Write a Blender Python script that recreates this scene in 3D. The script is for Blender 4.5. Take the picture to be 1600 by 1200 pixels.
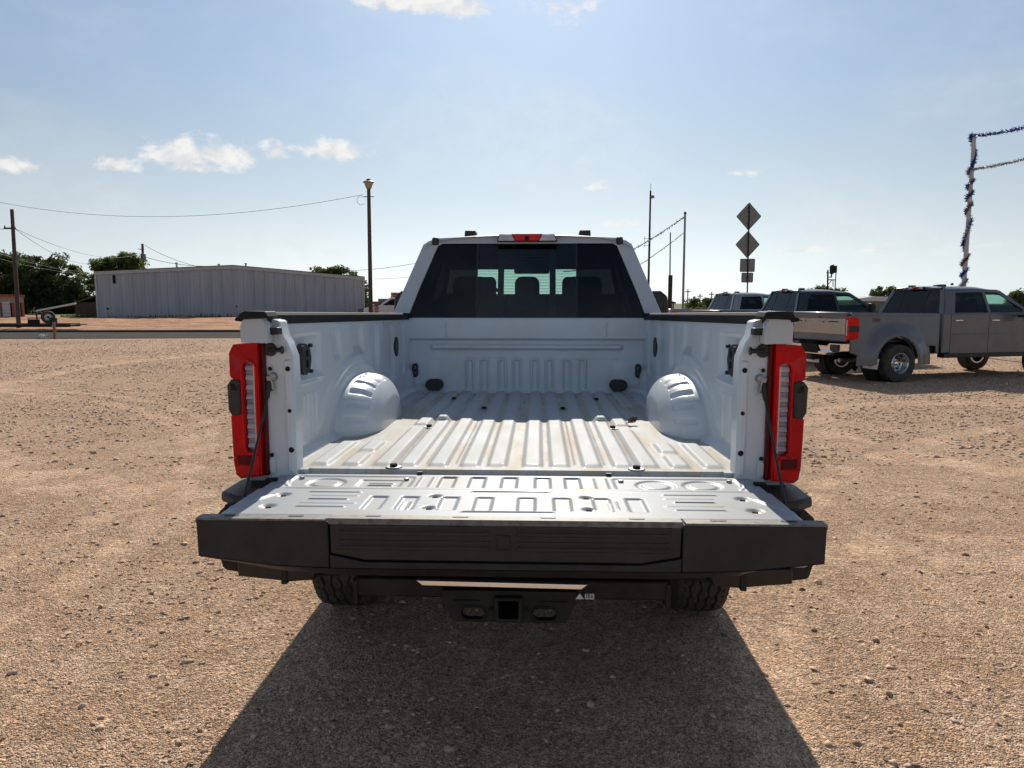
import bpy, bmesh, math, random
import numpy as np
from mathutils import Vector, Matrix
from mathutils.geometry import tessellate_polygon
R = math.radians
S = bpy.context.scene
COL = S.collection
for o in list(bpy.data.objects): bpy.data.objects.remove(o)

# ------------------------------------------------------------------ camera
FPX, PITCH, CAMH = 1131.0, R(6.36), 1.62          # focal length for a 1600 px wide picture
cam = bpy.data.cameras.new('camera'); cam.sensor_width = 36.0
cam.lens = 36.0 * FPX / 1600.0; cam.clip_start = 0.05; cam.clip_end = 6000
cam_o = bpy.data.objects.new('camera', cam); COL.objects.link(cam_o)
cam_o.location = (0, 0, CAMH); cam_o.rotation_euler = (R(90) - PITCH, 0, 0)
S.camera = cam_o

# ------------------------------------------------------------------ sky, sun, exposure
SUN_EL, SUN_AZ = R(36.0), R(2.2)                   # azimuth measured from +Y towards +X
SKY_STRENGTH, SUN_STRENGTH, EXPOSURE = 0.130, 4.6, 0.03
S.view_settings.view_transform = 'Standard'; S.view_settings.look = 'None'
S.view_settings.exposure = EXPOSURE; S.view_settings.gamma = 1.0
S.view_settings.use_curve_mapping = False
S.cycles.adaptive_threshold = 0.03; S.cycles.max_bounces = 6; S.cycles.diffuse_bounces = 3; S.cycles.glossy_bounces = 3; S.cycles.transparent_max_bounces = 12; S.cycles.transmission_bounces = 6

def pix_ray(px, py):
    a, b = (px - 800) / FPX, (600 - py) / FPX
    return Vector((a, math.cos(PITCH) + b * math.sin(PITCH), -math.sin(PITCH) + b * math.cos(PITCH)))
def at(px, py, Y):
    d = pix_ray(px, py); return Vector((0, 0, CAMH)) + d * (Y / d.y)
def zat(py, Y): return at(800, py, Y).z
def azel(px, py):
    d = pix_ray(px, py).normalized(); return math.atan2(d.x, d.y), math.asin(d.z)

class NT:
    """small node-tree helper"""
    def __init__(s, tree): s.t = tree; s.n = tree.nodes; s.l = tree.links
    def new(s, kind, **kw):
        n = s.n.new(kind)
        for k, v in kw.items(): setattr(n, k, v)
        return n
    def link(s, a, b): s.l.new(a, b)
    def put(s, sock, v):
        if isinstance(v, bpy.types.NodeSocket): s.l.new(v, sock)
        else: sock.default_value = v
    def math(s, op, a, b=0.0, c=0.0, clamp=False):
        n = s.new('ShaderNodeMath', operation=op, use_clamp=clamp)
        s.put(n.inputs[0], a); s.put(n.inputs[1], b); s.put(n.inputs[2], c)
        return n.outputs[0]
    def vmath(s, op, a, b=(0, 0, 0)):
        n = s.new('ShaderNodeVectorMath', operation=op); s.put(n.inputs[0], a); s.put(n.inputs[1], b)
        return n.outputs[0]
    def noise(s, vec, scale, detail=4, rough=0.5, dist=0.0):
        n = s.new('ShaderNodeTexNoise'); 
        if vec is not None: s.put(n.inputs['Vector'], vec)
        n.inputs['Scale'].default_value = scale; n.inputs['Detail'].default_value = detail
        n.inputs['Roughness'].default_value = rough; n.inputs['Distortion'].default_value = dist
        return n.outputs['Fac']
    def voro(s, vec, scale, feature='F1', out='Distance', rnd=1.0):
        n = s.new('ShaderNodeTexVoronoi', feature=feature); s.put(n.inputs['Vector'], vec)
        n.inputs['Scale'].default_value = scale; n.inputs['Randomness'].default_value = rnd
        return n.outputs[out]
    def ramp(s, fac, stops):
        n = s.new('ShaderNodeValToRGB'); s.put(n.inputs[0], fac); e = n.color_ramp.elements
        while len(e) < len(stops): e.new(0.5)
        for i, (p, c) in enumerate(stops):
            e[i].position = p; e[i].color = (c, c, c, 1) if not hasattr(c, '__len__') else (*c[:3], 1)
        return n.outputs[0]
    def mix(s, fac, a, b, blend='MIX'):
        n = s.new('ShaderNodeMix', data_type='RGBA', blend_type=blend)
        s.put(n.inputs[0], fac)
        for sock, v in ((n.inputs[6], a), (n.inputs[7], b)):
            s.put(sock, (*v, 1) if isinstance(v, tuple) and len(v) == 3 else v)
        return n.outputs[2]
    def mapr(s, v, a, b, c=0.0, d=1.0):
        n = s.new('ShaderNodeMapRange', interpolation_type='SMOOTHSTEP'); s.put(n.inputs[0], v)
        for i, q in enumerate((a, b, c, d)): n.inputs[i + 1].default_value = q
        return n.outputs[0]

world = bpy.data.worlds.new('World'); S.world = world; world.use_nodes = True
world.cycles.sampling_method = 'MANUAL'; world.cycles.sample_map_resolution = 512
w = NT(world.node_tree); w.n.clear()
sky = w.new('ShaderNodeTexSky', sky_type='NISHITA'); sky.sun_disc = False
sky.sun_elevation = SUN_EL; sky.sun_rotation = SUN_AZ
sky.altitude = 900; sky.air_density = 1.0; sky.dust_density = 0.7; sky.ozone_density = 2.0
tc = w.new('ShaderNodeTexCoord'); vec = tc.outputs['Generated']
sep = w.new('ShaderNodeSeparateXYZ'); w.link(vec, sep.inputs[0])
az = w.math('ARCTAN2', sep.outputs[0], sep.outputs[1]); el = w.math('ARCSINE', sep.outputs[2])
n1 = w.noise(w.vmath('MULTIPLY', vec, (1, 1, 1.5)), 30, 6, 0.62, 0.25)
cover = None
for px, py, rx, ry, amp in ((10, 258, 62, 15, .95), (180, 258, 52, 16, 1.0), (283, 246, 62, 32, 1.15), (345, 243, 62, 26, 1.1), (300, 262, 60, 12, 1.0), (430, 238, 28, 19, 1.0),
                            (522, 238, 75, 19, 1.0), (470, 233, 40, 12, .8), (660, 4, 120, 26, 1.25), (720, 14, 52, 20, 1.2), (935, 292, 70, 16, .55),
                            (1378, 388, 45, 8, .78), (1245, 392, 55, 7, .72), (1155, 272, 45, 8, .5), (1550, 383, 40, 7, .6), (400, 372, 18, 6, .6), (1440, 282, 30, 6, .45), (870, 12, 80, 30, .55), (980, 350, 60, 8, .5)):
    a0, e0 = azel(px, py); a1 = azel(px + rx * 1.12, py)[0] - a0; e1 = e0 - azel(px, py + ry * 1.15)[1]
    da = w.math('DIVIDE', w.math('SUBTRACT', az, a0), a1); de = w.math('DIVIDE', w.math('SUBTRACT', el, e0), e1)
    de = w.math('MULTIPLY', de, w.mapr(de, -0.2, 0.2, 1.35, 0.9))          # flatter undersides
    d = w.math('SQRT', w.math('ADD', w.math('MULTIPLY', da, da), w.math('MULTIPLY', de, de)))
    m = w.math('MULTIPLY', w.math('SUBTRACT', 1.25, d), amp)
    cover = m if cover is None else w.math('MAXIMUM', cover, m)
body = w.math('ADD', cover, w.math('MULTIPLY', w.math('SUBTRACT', n1, 0.5), 2.3))
mask = w.mapr(body, 0.28, 1.05)
veil = w.math('MULTIPLY', w.mapr(w.noise(w.vmath('MULTIPLY', vec, (1, 1, 2.2)), 3.1, 4, 0.55, 0.3), 0.42, 0.75), 0.22)
mask = w.math('MAXIMUM', w.math('MULTIPLY', mask, 0.93), veil)
shade = w.mix(w.mapr(n1, 0.35, 0.65), (0.80, 0.81, 0.83), (1.0, 0.985, 0.955))
cl = w.vmath('SCALE', shade); 
cln = cl.node; cln.inputs['Scale'].default_value = 0.92 / SKY_STRENGTH
# hazy summer air: the sky is desaturated towards a milky tone
hsv = w.new('ShaderNodeHueSaturation'); hsv.inputs['Saturation'].default_value = 1.0; w.link(sky.outputs[0], hsv.inputs['Color'])
bw = w.new('ShaderNodeRGBToBW'); w.link(sky.outputs[0], bw.inputs[0])
milk = w.vmath('SCALE', (0.60, 0.645, 0.665)); w.link(bw.outputs[0], milk.node.inputs['Scale'])
hz = w.mix(w.mapr(el, R(24), R(-1), 0.42, 0.94), w.mix(1.0, hsv.outputs[0], (0.90, 1.02, 1.05), 'MULTIPLY'), milk)      # whitish haze low over the horizon, all round
skyc = w.mix(mask, hz, cln.outputs[0])
bg = w.new('ShaderNodeBackground'); w.link(skyc, bg.inputs[0]); bg.inputs[1].default_value = SKY_STRENGTH
wo = w.new('ShaderNodeOutputWorld'); w.link(bg.outputs[0], wo.inputs[0])

sun = bpy.data.lights.new('sun', 'SUN'); sun.energy = SUN_STRENGTH; sun.angle = R(0.55); sun.color = (1.0, 0.92, 0.80)
sun_o = bpy.data.objects.new('sun', sun); COL.objects.link(sun_o)
sd = Vector((math.sin(SUN_AZ) * math.cos(SUN_EL), math.cos(SUN_AZ) * math.cos(SUN_EL), math.sin(SUN_EL)))
sun_o.rotation_euler = sd.to_track_quat('Z', 'Y').to_euler(); sun_o.location = (0, 0, 60)

# ------------------------------------------------------------------ materials
def material(name):
    m = bpy.data.materials.new(name); m.use_nodes = True
    t = NT(m.node_tree); b = t.n['Principled BSDF']; return m, t, b
def obj_vec(t): return t.new('ShaderNodeTexCoord').outputs['Object']
def bump(t, b, height, strength=0.3, dist=0.01):
    n = t.new('ShaderNodeBump'); t.put(n.inputs['Height'], height)
    n.inputs['Strength'].default_value = strength; n.inputs['Distance'].default_value = dist
    t.link(n.outputs[0], b.inputs['Normal'])
def simple(name, col, rough=0.5, metal=0.0, coat=0.0, var=0.12, vscale=6.0, bstr=0.0, bscale=200.0, spec=0.5, vec_scale=(1, 1, 1)):
    m, t, b = material(name); v = obj_vec(t)
    if vec_scale != (1, 1, 1): v = t.vmath('MULTIPLY', v, vec_scale)
    n = t.noise(v, vscale, 6, 0.6)
    lo = tuple(c * (1 - var) for c in col); hi = tuple(min(1, c * (1 + var)) for c in col)
    t.put(b.inputs['Base Color'], t.mix(t.mapr(n, 0.3, 0.7), lo, hi))
    t.put(b.inputs['Roughness'], t.math('ADD', rough - 0.05, t.math('MULTIPLY', n, 0.1)))
    b.inputs['Metallic'].default_value = metal; b.inputs['Coat Weight'].default_value = coat
    b.inputs['Coat Roughness'].default_value = 0.06; b.inputs['Specular IOR Level'].default_value = spec
    if bstr: bump(t, b, t.noise(v, bscale, 3, 0.6), bstr, 0.002)
    return m
M = {}
# white car paint with a light film of dust and a few specks
def paint_white(name, dust, k=1.0):
    m, t, b = material(name); v = obj_vec(t)
    n = t.noise(v, 3.2, 8, 0.62); n2 = t.noise(v, 45, 4, 0.6)
    base = t.mix(t.math('MULTIPLY', t.mapr(n, 0.42, 0.72), dust), (0.50 * k, 0.545 * k, 0.585 * k), (0.455 * k, 0.43 * k, 0.38 * k))
    speck = t.mapr(t.voro(v, 55), 0.06, 0.03)
    speck = t.math('MULTIPLY', speck, t.mapr(t.noise(v, 9, 2), 0.55, 0.62))
    base = t.mix(t.math('MULTIPLY', speck, 0.35 * min(1, dust * 2)), base, (0.2, 0.17, 0.14))
    t.put(b.inputs['Base Color'], base)
    t.put(b.inputs['Roughness'], t.math('ADD', 0.34, t.math('MULTIPLY', n, 0.22)))
    b.inputs['Coat Weight'].default_value = 0.75 - 0.55 * dust; b.inputs['Coat Roughness'].default_value = 0.05 + 0.1 * dust
    # metallic flake sparkle in the base coat
    bump(t, b, n2, 0.02, 0.002)
    return m
M['paint'] = paint_white('white_paint', 0.25); M['bedpaint'] = paint_white('dusty_white_bed_paint', 0.45, 1.22); M['gatepaint'] = paint_white('gate_paint_dimmed_for_sun', 1.0, 0.80)  # gate copy is darkened, with heavier dust, to offset its sunlit brightness
M['gatepaint'].node_tree.nodes['Principled BSDF'].inputs['Specular IOR Level'].default_value = 0.25; M['gatepaint'].node_tree.nodes['Principled BSDF'].inputs['Coat Weight'].default_value = 0.10
# bed floor: dirt gathers in the valleys (by height above the valley floor)
def floor_paint():
    m, t, b = material('bed_floor_paint'); v = obj_vec(t)
    s = t.new('ShaderNodeSeparateXYZ'); t.link(v, s.inputs[0])
    low = t.mapr(s.outputs[2], 0.985, 0.979)
    n = t.noise(t.vmath('MULTIPLY', v, (1, 0.35, 1)), 7, 8, 0.65); grit = t.noise(v, 160, 3, 0.7)
    dirt = t.math('MULTIPLY', low, t.mapr(n, 0.36, 0.62)); far = t.mapr(s.outputs[1], 1.1, 2.3, 0.35, 0.95)
    streak = t.mapr(t.noise(t.vmath('MULTIPLY', v, (14, 1.1, 1)), 3, 5, 0.7), 0.5, 0.68)
    base = t.mix(t.mapr(n, 0.35, 0.75, 0.0, 0.5), (0.47, 0.495, 0.515), (0.43, 0.41, 0.365))
    base = t.mix(t.math('MULTIPLY', dirt, 0.75), base, (0.45, 0.38, 0.285))
    base = t.mix(t.math('MULTIPLY', t.math('MULTIPLY', t.math('MULTIPLY', low, streak), far), 0.75), base, (0.16, 0.12, 0.085))
    base = t.mix(t.math('MULTIPLY', t.mapr(grit, 0.66, 0.72), 0.25), base, (0.25, 0.2, 0.15))
    t.put(b.inputs['Base Color'], base)
    t.put(b.inputs['Roughness'], t.math('ADD', 0.46, t.math('MULTIPLY', n, 0.25)))
    b.inputs['Specular IOR Level'].default_value = 0.2; b.inputs['Coat Weight'].default_value = 0.05; b.inputs['Coat Roughness'].default_value = 0.10
    bump(t, b, grit, 0.04, 0.002)
    return m
M['floor'] = floor_paint()
M['black'] = simple('black_plastic', (0.022, 0.021, 0.021), 0.52, var=0.25, vscale=14, bstr=0.25, bscale=420)
M['blackdust'] = simple('dusty_black_plastic', (0.021, 0.0195, 0.0185), 0.6, var=0.35, vscale=9, bstr=0.3, bscale=420)
M['railcap'] = simple('rail_cap_plastic', (0.016, 0.016, 0.017), 0.62, spec=0.2, var=0.2, vscale=12, bstr=0.2, bscale=500)
m, t, b = material('gate_edge_trim'); v = obj_vec(t)
n = t.noise(v, 40, 4, 0.6)
t.put(b.inputs['Base Color'], t.mix(t.mapr(n, 0.40, 0.70), (0.20, 0.19, 0.175), (0.11, 0.10, 0.09)))
b.inputs['Roughness'].default_value = 0.55; bump(t, b, t.noise(v, 260, 3), 0.2, 0.001); M['trimtop'] = m
M['rubber'] = simple('tyre_rubber', (0.048, 0.043, 0.038), 0.85, var=0.4, vscale=9, bstr=0.15, bscale=300)
M['darksteel'] = simple('dark_steel', (0.022, 0.020, 0.018), 0.6, metal=0.3, var=0.4, vscale=10, bstr=0.2, bscale=120)
M['steel'] = simple('grey_steel', (0.30, 0.30, 0.31), 0.38, metal=0.9, var=0.15, vscale=15)
M['galv'] = simple('galvanised_steel', (0.22, 0.215, 0.21), 0.55, metal=0.35, var=0.15, vscale=4)
M['chrome'] = simple('chrome', (0.85, 0.85, 0.86), 0.08, metal=1.0, var=0.03)
M['chromeband'] = simple('bright_metal_band', (0.40, 0.385, 0.37), 0.2, metal=1.0, var=0.2, vscale=25)
M['rim'] = simple('polished_wheel', (0.55, 0.55, 0.56), 0.22, metal=1.0, var=0.12, vscale=12)
M['cloth'] = simple('dark_seat_cloth', (0.006, 0.006, 0.007), 0.95, var=0.2, vscale=30, spec=0.1)
M['hole'] = simple('dark_recess', (0.008, 0.008, 0.008), 0.9, var=0.1)
def lens(name, col, dark, rough=0.07, emis=None):
    m, t, b = material(name); v = obj_vec(t)
    wv = t.new('ShaderNodeTexWave', wave_type='BANDS', bands_direction='Z'); t.put(wv.inputs['Vector'], v); wv.inputs['Scale'].default_value = 60
    n = t.noise(v, 7, 3); f = t.math('MULTIPLY', t.mapr(n, 0.35, 0.65), 1.0)
    t.put(b.inputs['Base Color'], t.mix(f, col, dark))
    b.inputs['Roughness'].default_value = 0.3; b.inputs['Specular IOR Level'].default_value = 0.05; b.inputs['Coat Weight'].default_value = 0.35; b.inputs['Coat Roughness'].default_value = 0.03
    bump(t, b, wv.outputs['Fac'], 0.03, 0.002)
    return m
M['red'] = lens('red_lens', (0.62, 0.002, 0.007), (0.45, 0.002, 0.007))
M['redbright'] = lens('bright_red_lens', (0.78, 0.005, 0.008), (0.62, 0.004, 0.008))
M['reddark'] = lens('deep_red_lens', (0.14, 0.002, 0.004), (0.09, 0.002, 0.004))
M['clear'] = lens('clear_lens', (0.66, 0.62, 0.64), (0.50, 0.47, 0.52), 0.12)
M['clearpink'] = lens('pinkish_clear_lens', (0.85, 0.70, 0.64), (0.75, 0.55, 0.5), 0.12)
def glass(name, tint):
    """thin pane: tinted see-through plus a mirror reflection that grows at grazing angles"""
    m, t, b = material(name); t.n.remove(b)
    tr = t.new('ShaderNodeBsdfTransparent'); n = t.noise(obj_vec(t), 3, 3, 0.6)
    t.put(tr.inputs[0], t.mix(n, tuple(c * 0.9 for c in tint), tint))
    gl = t.new('ShaderNodeBsdfGlossy'); gl.inputs['Roughness'].default_value = 0.015; gl.inputs[0].default_value = (0.95, 0.97, 1, 1)
    df = t.new('ShaderNodeBsdfDiffuse'); df.inputs[0].default_value = (0.10, 0.095, 0.085, 1)      # film of dust
    lw = t.new('ShaderNodeLayerWeight'); lw.inputs[0].default_value = 0.5; fr = t.math('ADD', 0.035, t.math('MULTIPLY', t.math('POWER', lw.outputs['Facing'], 5.0), 0.9))
    mx = t.new('ShaderNodeMixShader'); t.link(fr, mx.inputs[0]); t.link(tr.outputs[0], mx.inputs[1]); t.link(gl.outputs[0], mx.inputs[2])
    m2 = t.new('ShaderNodeMixShader'); m2.inputs[0].default_value = 0.012; t.link(mx.outputs[0], m2.inputs[1]); t.link(df.outputs[0], m2.inputs[2])
    t.link(m2.outputs[0], t.n['Material Output'].inputs[0])
    return m
M['privacy'] = glass('privacy_glass', (0.10, 0.105, 0.115))
M['slider'] = glass('slider_glass', (0.74, 0.81, 0.78))
M['windshield'] = glass('green_windshield', (0.62, 0.86, 0.78))
M['tintgreen'] = glass('green_tinted_glass', (0.74, 0.88, 0.82))

# ------------------------------------------------------------------ mesh helpers
def link(name, me, mat=None, parent=None, smooth=None):
    o = bpy.data.objects.new(name, me); COL.objects.link(o)
    if mat is not None: me.materials.append(M[mat] if isinstance(mat, str) else mat)
    if parent is not None: o.parent = parent
    if smooth is not None:
        me.polygons.foreach_set('use_smooth', [True] * len(me.polygons))
        if smooth < 180: me.set_sharp_from_angle(angle=R(smooth))
    return o
def tag(o, label=None, cat=None, group=None, kind=None):
    if label: o['label'] = label
    if cat: o['category'] = cat
    if group: o['group'] = group
    if kind: o['kind'] = kind
    return o
def empty(name, loc=(0, 0, 0), rz=0.0, label=None, cat=None, group=None, scale=1.0):
    o = bpy.data.objects.new(name, None); COL.objects.link(o); o.location = loc; o.rotation_euler = (0, 0, rz)
    o.scale = (scale,) * 3; o.empty_display_size = 0.2
    return tag(o, label, cat, group)

class MB:
    def __init__(s): s.v = []; s.f = []
    def add(s, vs, fs):
        k = len(s.v); s.v += [tuple(q) for q in vs]; s.f += [tuple(i + k for i in f) for f in fs]; return s
    def box(s, c, d, rot=None):
        vs = [Vector((x * d[0] / 2, y * d[1] / 2, z * d[2] / 2)) for x in (-1, 1) for y in (-1, 1) for z in (-1, 1)]
        if rot is not None: vs = [rot @ q for q in vs]
        vs = [q + Vector(c) for q in vs]
        return s.add(vs, [(0, 1, 3, 2), (4, 6, 7, 5), (0, 4, 5, 1), (2, 3, 7, 6), (0, 2, 6, 4), (1, 5, 7, 3)])
    def b2(s, lo, hi): return s.box([(a + b) / 2 for a, b in zip(lo, hi)], [abs(b - a) for a, b in zip(lo, hi)])
    def tube(s, pts, r, n=10, cap=True):
        pts = [Vector(p) for p in pts]; rs = r if hasattr(r, '__len__') else [r] * len(pts)
        k = len(s.v); up = Vector((0.123, 0.07, 1)).normalized()
        for i, p in enumerate(pts):
            d = (pts[min(i + 1, len(pts) - 1)] - pts[max(i - 1, 0)]).normalized()
            a = d.cross(up if abs(d.dot(up)) < 0.97 else Vector((1, 0, 0))).normalized(); b = d.cross(a)
            for j in range(n):
                q = 2 * math.pi * j / n; s.v.append(tuple(p + (a * math.cos(q) + b * math.sin(q)) * rs[i]))
        for i in range(len(pts) - 1):
            for j in range(n):
                j2 = (j + 1) % n; s.f.append((k + i * n + j, k + i * n + j2, k + (i + 1) * n + j2, k + (i + 1) * n + j))
        if cap:
            s.f.append(tuple(k + j for j in range(n))[::-1]); s.f.append(tuple(k + (len(pts) - 1) * n + j for j in range(n)))
        return s
    def prism(s, outer, mapf, d0, d1, holes=()):
        """polygon (u,v) with holes, mapped by mapf(u,v,d), thick from d0 to d1"""
        loops = [list(outer)] + [list(h) for h in holes]; flat = [q for l in loops for q in l]
        tris = tessellate_polygon([[Vector((u, v, 0)) for u, v in l] for l in loops])
        k = len(s.v); n = len(flat)
        s.v += [tuple(mapf(u, v, d0)) for u, v in flat] + [tuple(mapf(u, v, d1)) for u, v in flat]
        for a, b, c in tris: s.f.append((k + a, k + b, k + c)); s.f.append((k + n + c, k + n + b, k + n + a))
        o = 0
        for l in loops:
            for i in range(len(l)):
                j = (i + 1) % len(l); s.f.append((k + o + i, k + o + j, k + n + o + j, k + n + o + i))
            o += len(l)
        return s
    def lathe(s, prof, c, axis='x', n=24):
        """prof: (along, radius)"""
        k = len(s.v)
        for a, r in prof:
            for j in range(n):
                q = 2 * math.pi * j / n; p, w_ = r * math.cos(q), r * math.sin(q)
                v = {'x': (a, p, w_), 'y': (p, a, w_), 'z': (p, w_, a)}[axis]
                s.v.append((v[0] + c[0], v[1] + c[1], v[2] + c[2]))
        for i in range(len(prof) - 1):
            for j in range(n):
                j2 = (j + 1) % n; s.f.append((k + i * n + j, k + i * n + j2, k + (i + 1) * n + j2, k + (i + 1) * n + j))
        return s
    def mesh(s, name, fix=True):
        me = bpy.data.meshes.new(name); me.from_pydata(s.v, [], s.f)
        if fix:
            bm = bmesh.new(); bm.from_mesh(me); bmesh.ops.recalc_face_normals(bm, faces=bm.faces); bm.to_mesh(me); bm.free()
        me.update(); return me
    def build(s, name, mat, parent=None, smooth=35, bevel=0.0, seg=2):
        o = link(name, s.mesh(name), mat, parent, smooth)
        if bevel:
            md = o.modifiers.new('bevel', 'BEVEL'); md.width = bevel; md.segments = seg; md.limit_method = 'ANGLE'; md.angle_limit = R(40); md.harden_normals = False
        return o
def grid(name, X, Y, Z, mat, parent=None, smooth=60, flip=False):
    """surface from three 2-D arrays"""
    nu, nv = X.shape; co = np.stack([X, Y, Z], -1).reshape(-1, 3).astype(np.float32)
    i = np.arange(nu * nv).reshape(nu, nv)
    q = np.stack([i[:-1, :-1], i[1:, :-1], i[1:, 1:], i[:-1, 1:]], -1).reshape(-1, 4)
    if flip: q = q[:, ::-1]
    return link(name, np_mesh(name, co, q), mat, parent, smooth)
def np_mesh(name, co, faces):
    me = bpy.data.meshes.new(name); n, k = faces.shape
    me.vertices.add(len(co)); me.vertices.foreach_set('co', np.ascontiguousarray(co, dtype=np.float32).ravel())
    me.loops.add(n * k); me.loops.foreach_set('vertex_index', np.ascontiguousarray(faces, dtype=np.int32).ravel())
    me.polygons.add(n); me.polygons.foreach_set('loop_start', np.arange(0, n * k, k, dtype=np.int32))
    me.update(calc_edges=True); return me
def ss(x, a, b):
    t_ = np.clip((x - a) / (b - a), 0, 1); return t_ * t_ * (3 - 2 * t_)
def rect(X, Y, cx, cy, hx, hy, r=0.008, soft=0.010):
    """1 inside a rounded rectangle, 0 outside, smooth flank"""
    dx = np.abs(X - cx) - (hx - r); dy = np.abs(Y - cy) - (hy - r)
    d = np.hypot(np.maximum(dx, 0), np.maximum(dy, 0)) + np.minimum(np.maximum(dx, dy), 0) - r
    return 1 - ss(d, -soft, 0.0)
def ring(X, Y, cx, cy, r, wd):
    return 1 - ss(np.abs(np.hypot(X - cx, Y - cy) - r), wd * 0.3, wd)
def oval(cx, cy, hx, hy, n=10):
    r = min(hx, hy); out = []
    for sx, sy, a0 in ((1, 1, 0), (-1, 1, 90), (-1, -1, 180), (1, -1, 270)):
        for k in range(n // 2 + 1):
            a = R(a0 + 90 * k / (n // 2)); out.append((cx + sx * (hx - r) + r * math.cos(a), cy + sy * (hy - r) + r * math.sin(a)))
    return out
def copy_tree(o, parent=None):
    c = o.copy(); COL.objects.link(c); c.parent = parent
    for ch in list(o.children): copy_tree(ch, c)
    return c
def text_mesh(txt, size, name, extrude=0.002):
    cu = bpy.data.curves.new(name, 'FONT'); cu.body = txt; cu.size = size; cu.extrude = extrude; cu.align_x = 'CENTER'; cu.align_y = 'CENTER'
    o = bpy.data.objects.new(name, cu); COL.objects.link(o)
    dg = bpy.context.evaluated_depsgraph_get(); me = bpy.data.meshes.new_from_object(o.evaluated_get(dg))
    bpy.data.objects.remove(o); return me

# ------------------------------------------------------------------ the ground and other large sheets
def gpt(px, py):
    d = pix_ray(px, py); return Vector((0, 0, CAMH)) + d * (-CAMH / d.z)
def circle3(a, b, c):
    ax, ay, bx, by, cx, cy = a.x, a.y, b.x, b.y, c.x, c.y
    d = 2 * (ax * (by - cy) + bx * (cy - ay) + cx * (ay - by))
    ux = ((ax**2 + ay**2) * (by - cy) + (bx**2 + by**2) * (cy - ay) + (cx**2 + cy**2) * (ay - by)) / d
    uy = ((ax**2 + ay**2) * (cx - bx) + (bx**2 + by**2) * (ax - cx) + (cx**2 + cy**2) * (bx - ax)) / d
    return ux, uy, math.hypot(ax - ux, ay - uy)
TRACKS = [(circle3(gpt(0, 986), gpt(150, 885), gpt(300, 735)), 0.20), (circle3(gpt(0, 880), gpt(160, 810), gpt(330, 690)), 0.15),
          (circle3(gpt(0, 602), gpt(170, 570), gpt(330, 553)), 0.55), (circle3(gpt(1300, 640), gpt(1450, 629), gpt(1600, 633)), 0.4),
          (circle3(gpt(1290, 760), gpt(1450, 690), gpt(1600, 665)), 0.25)]
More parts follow.
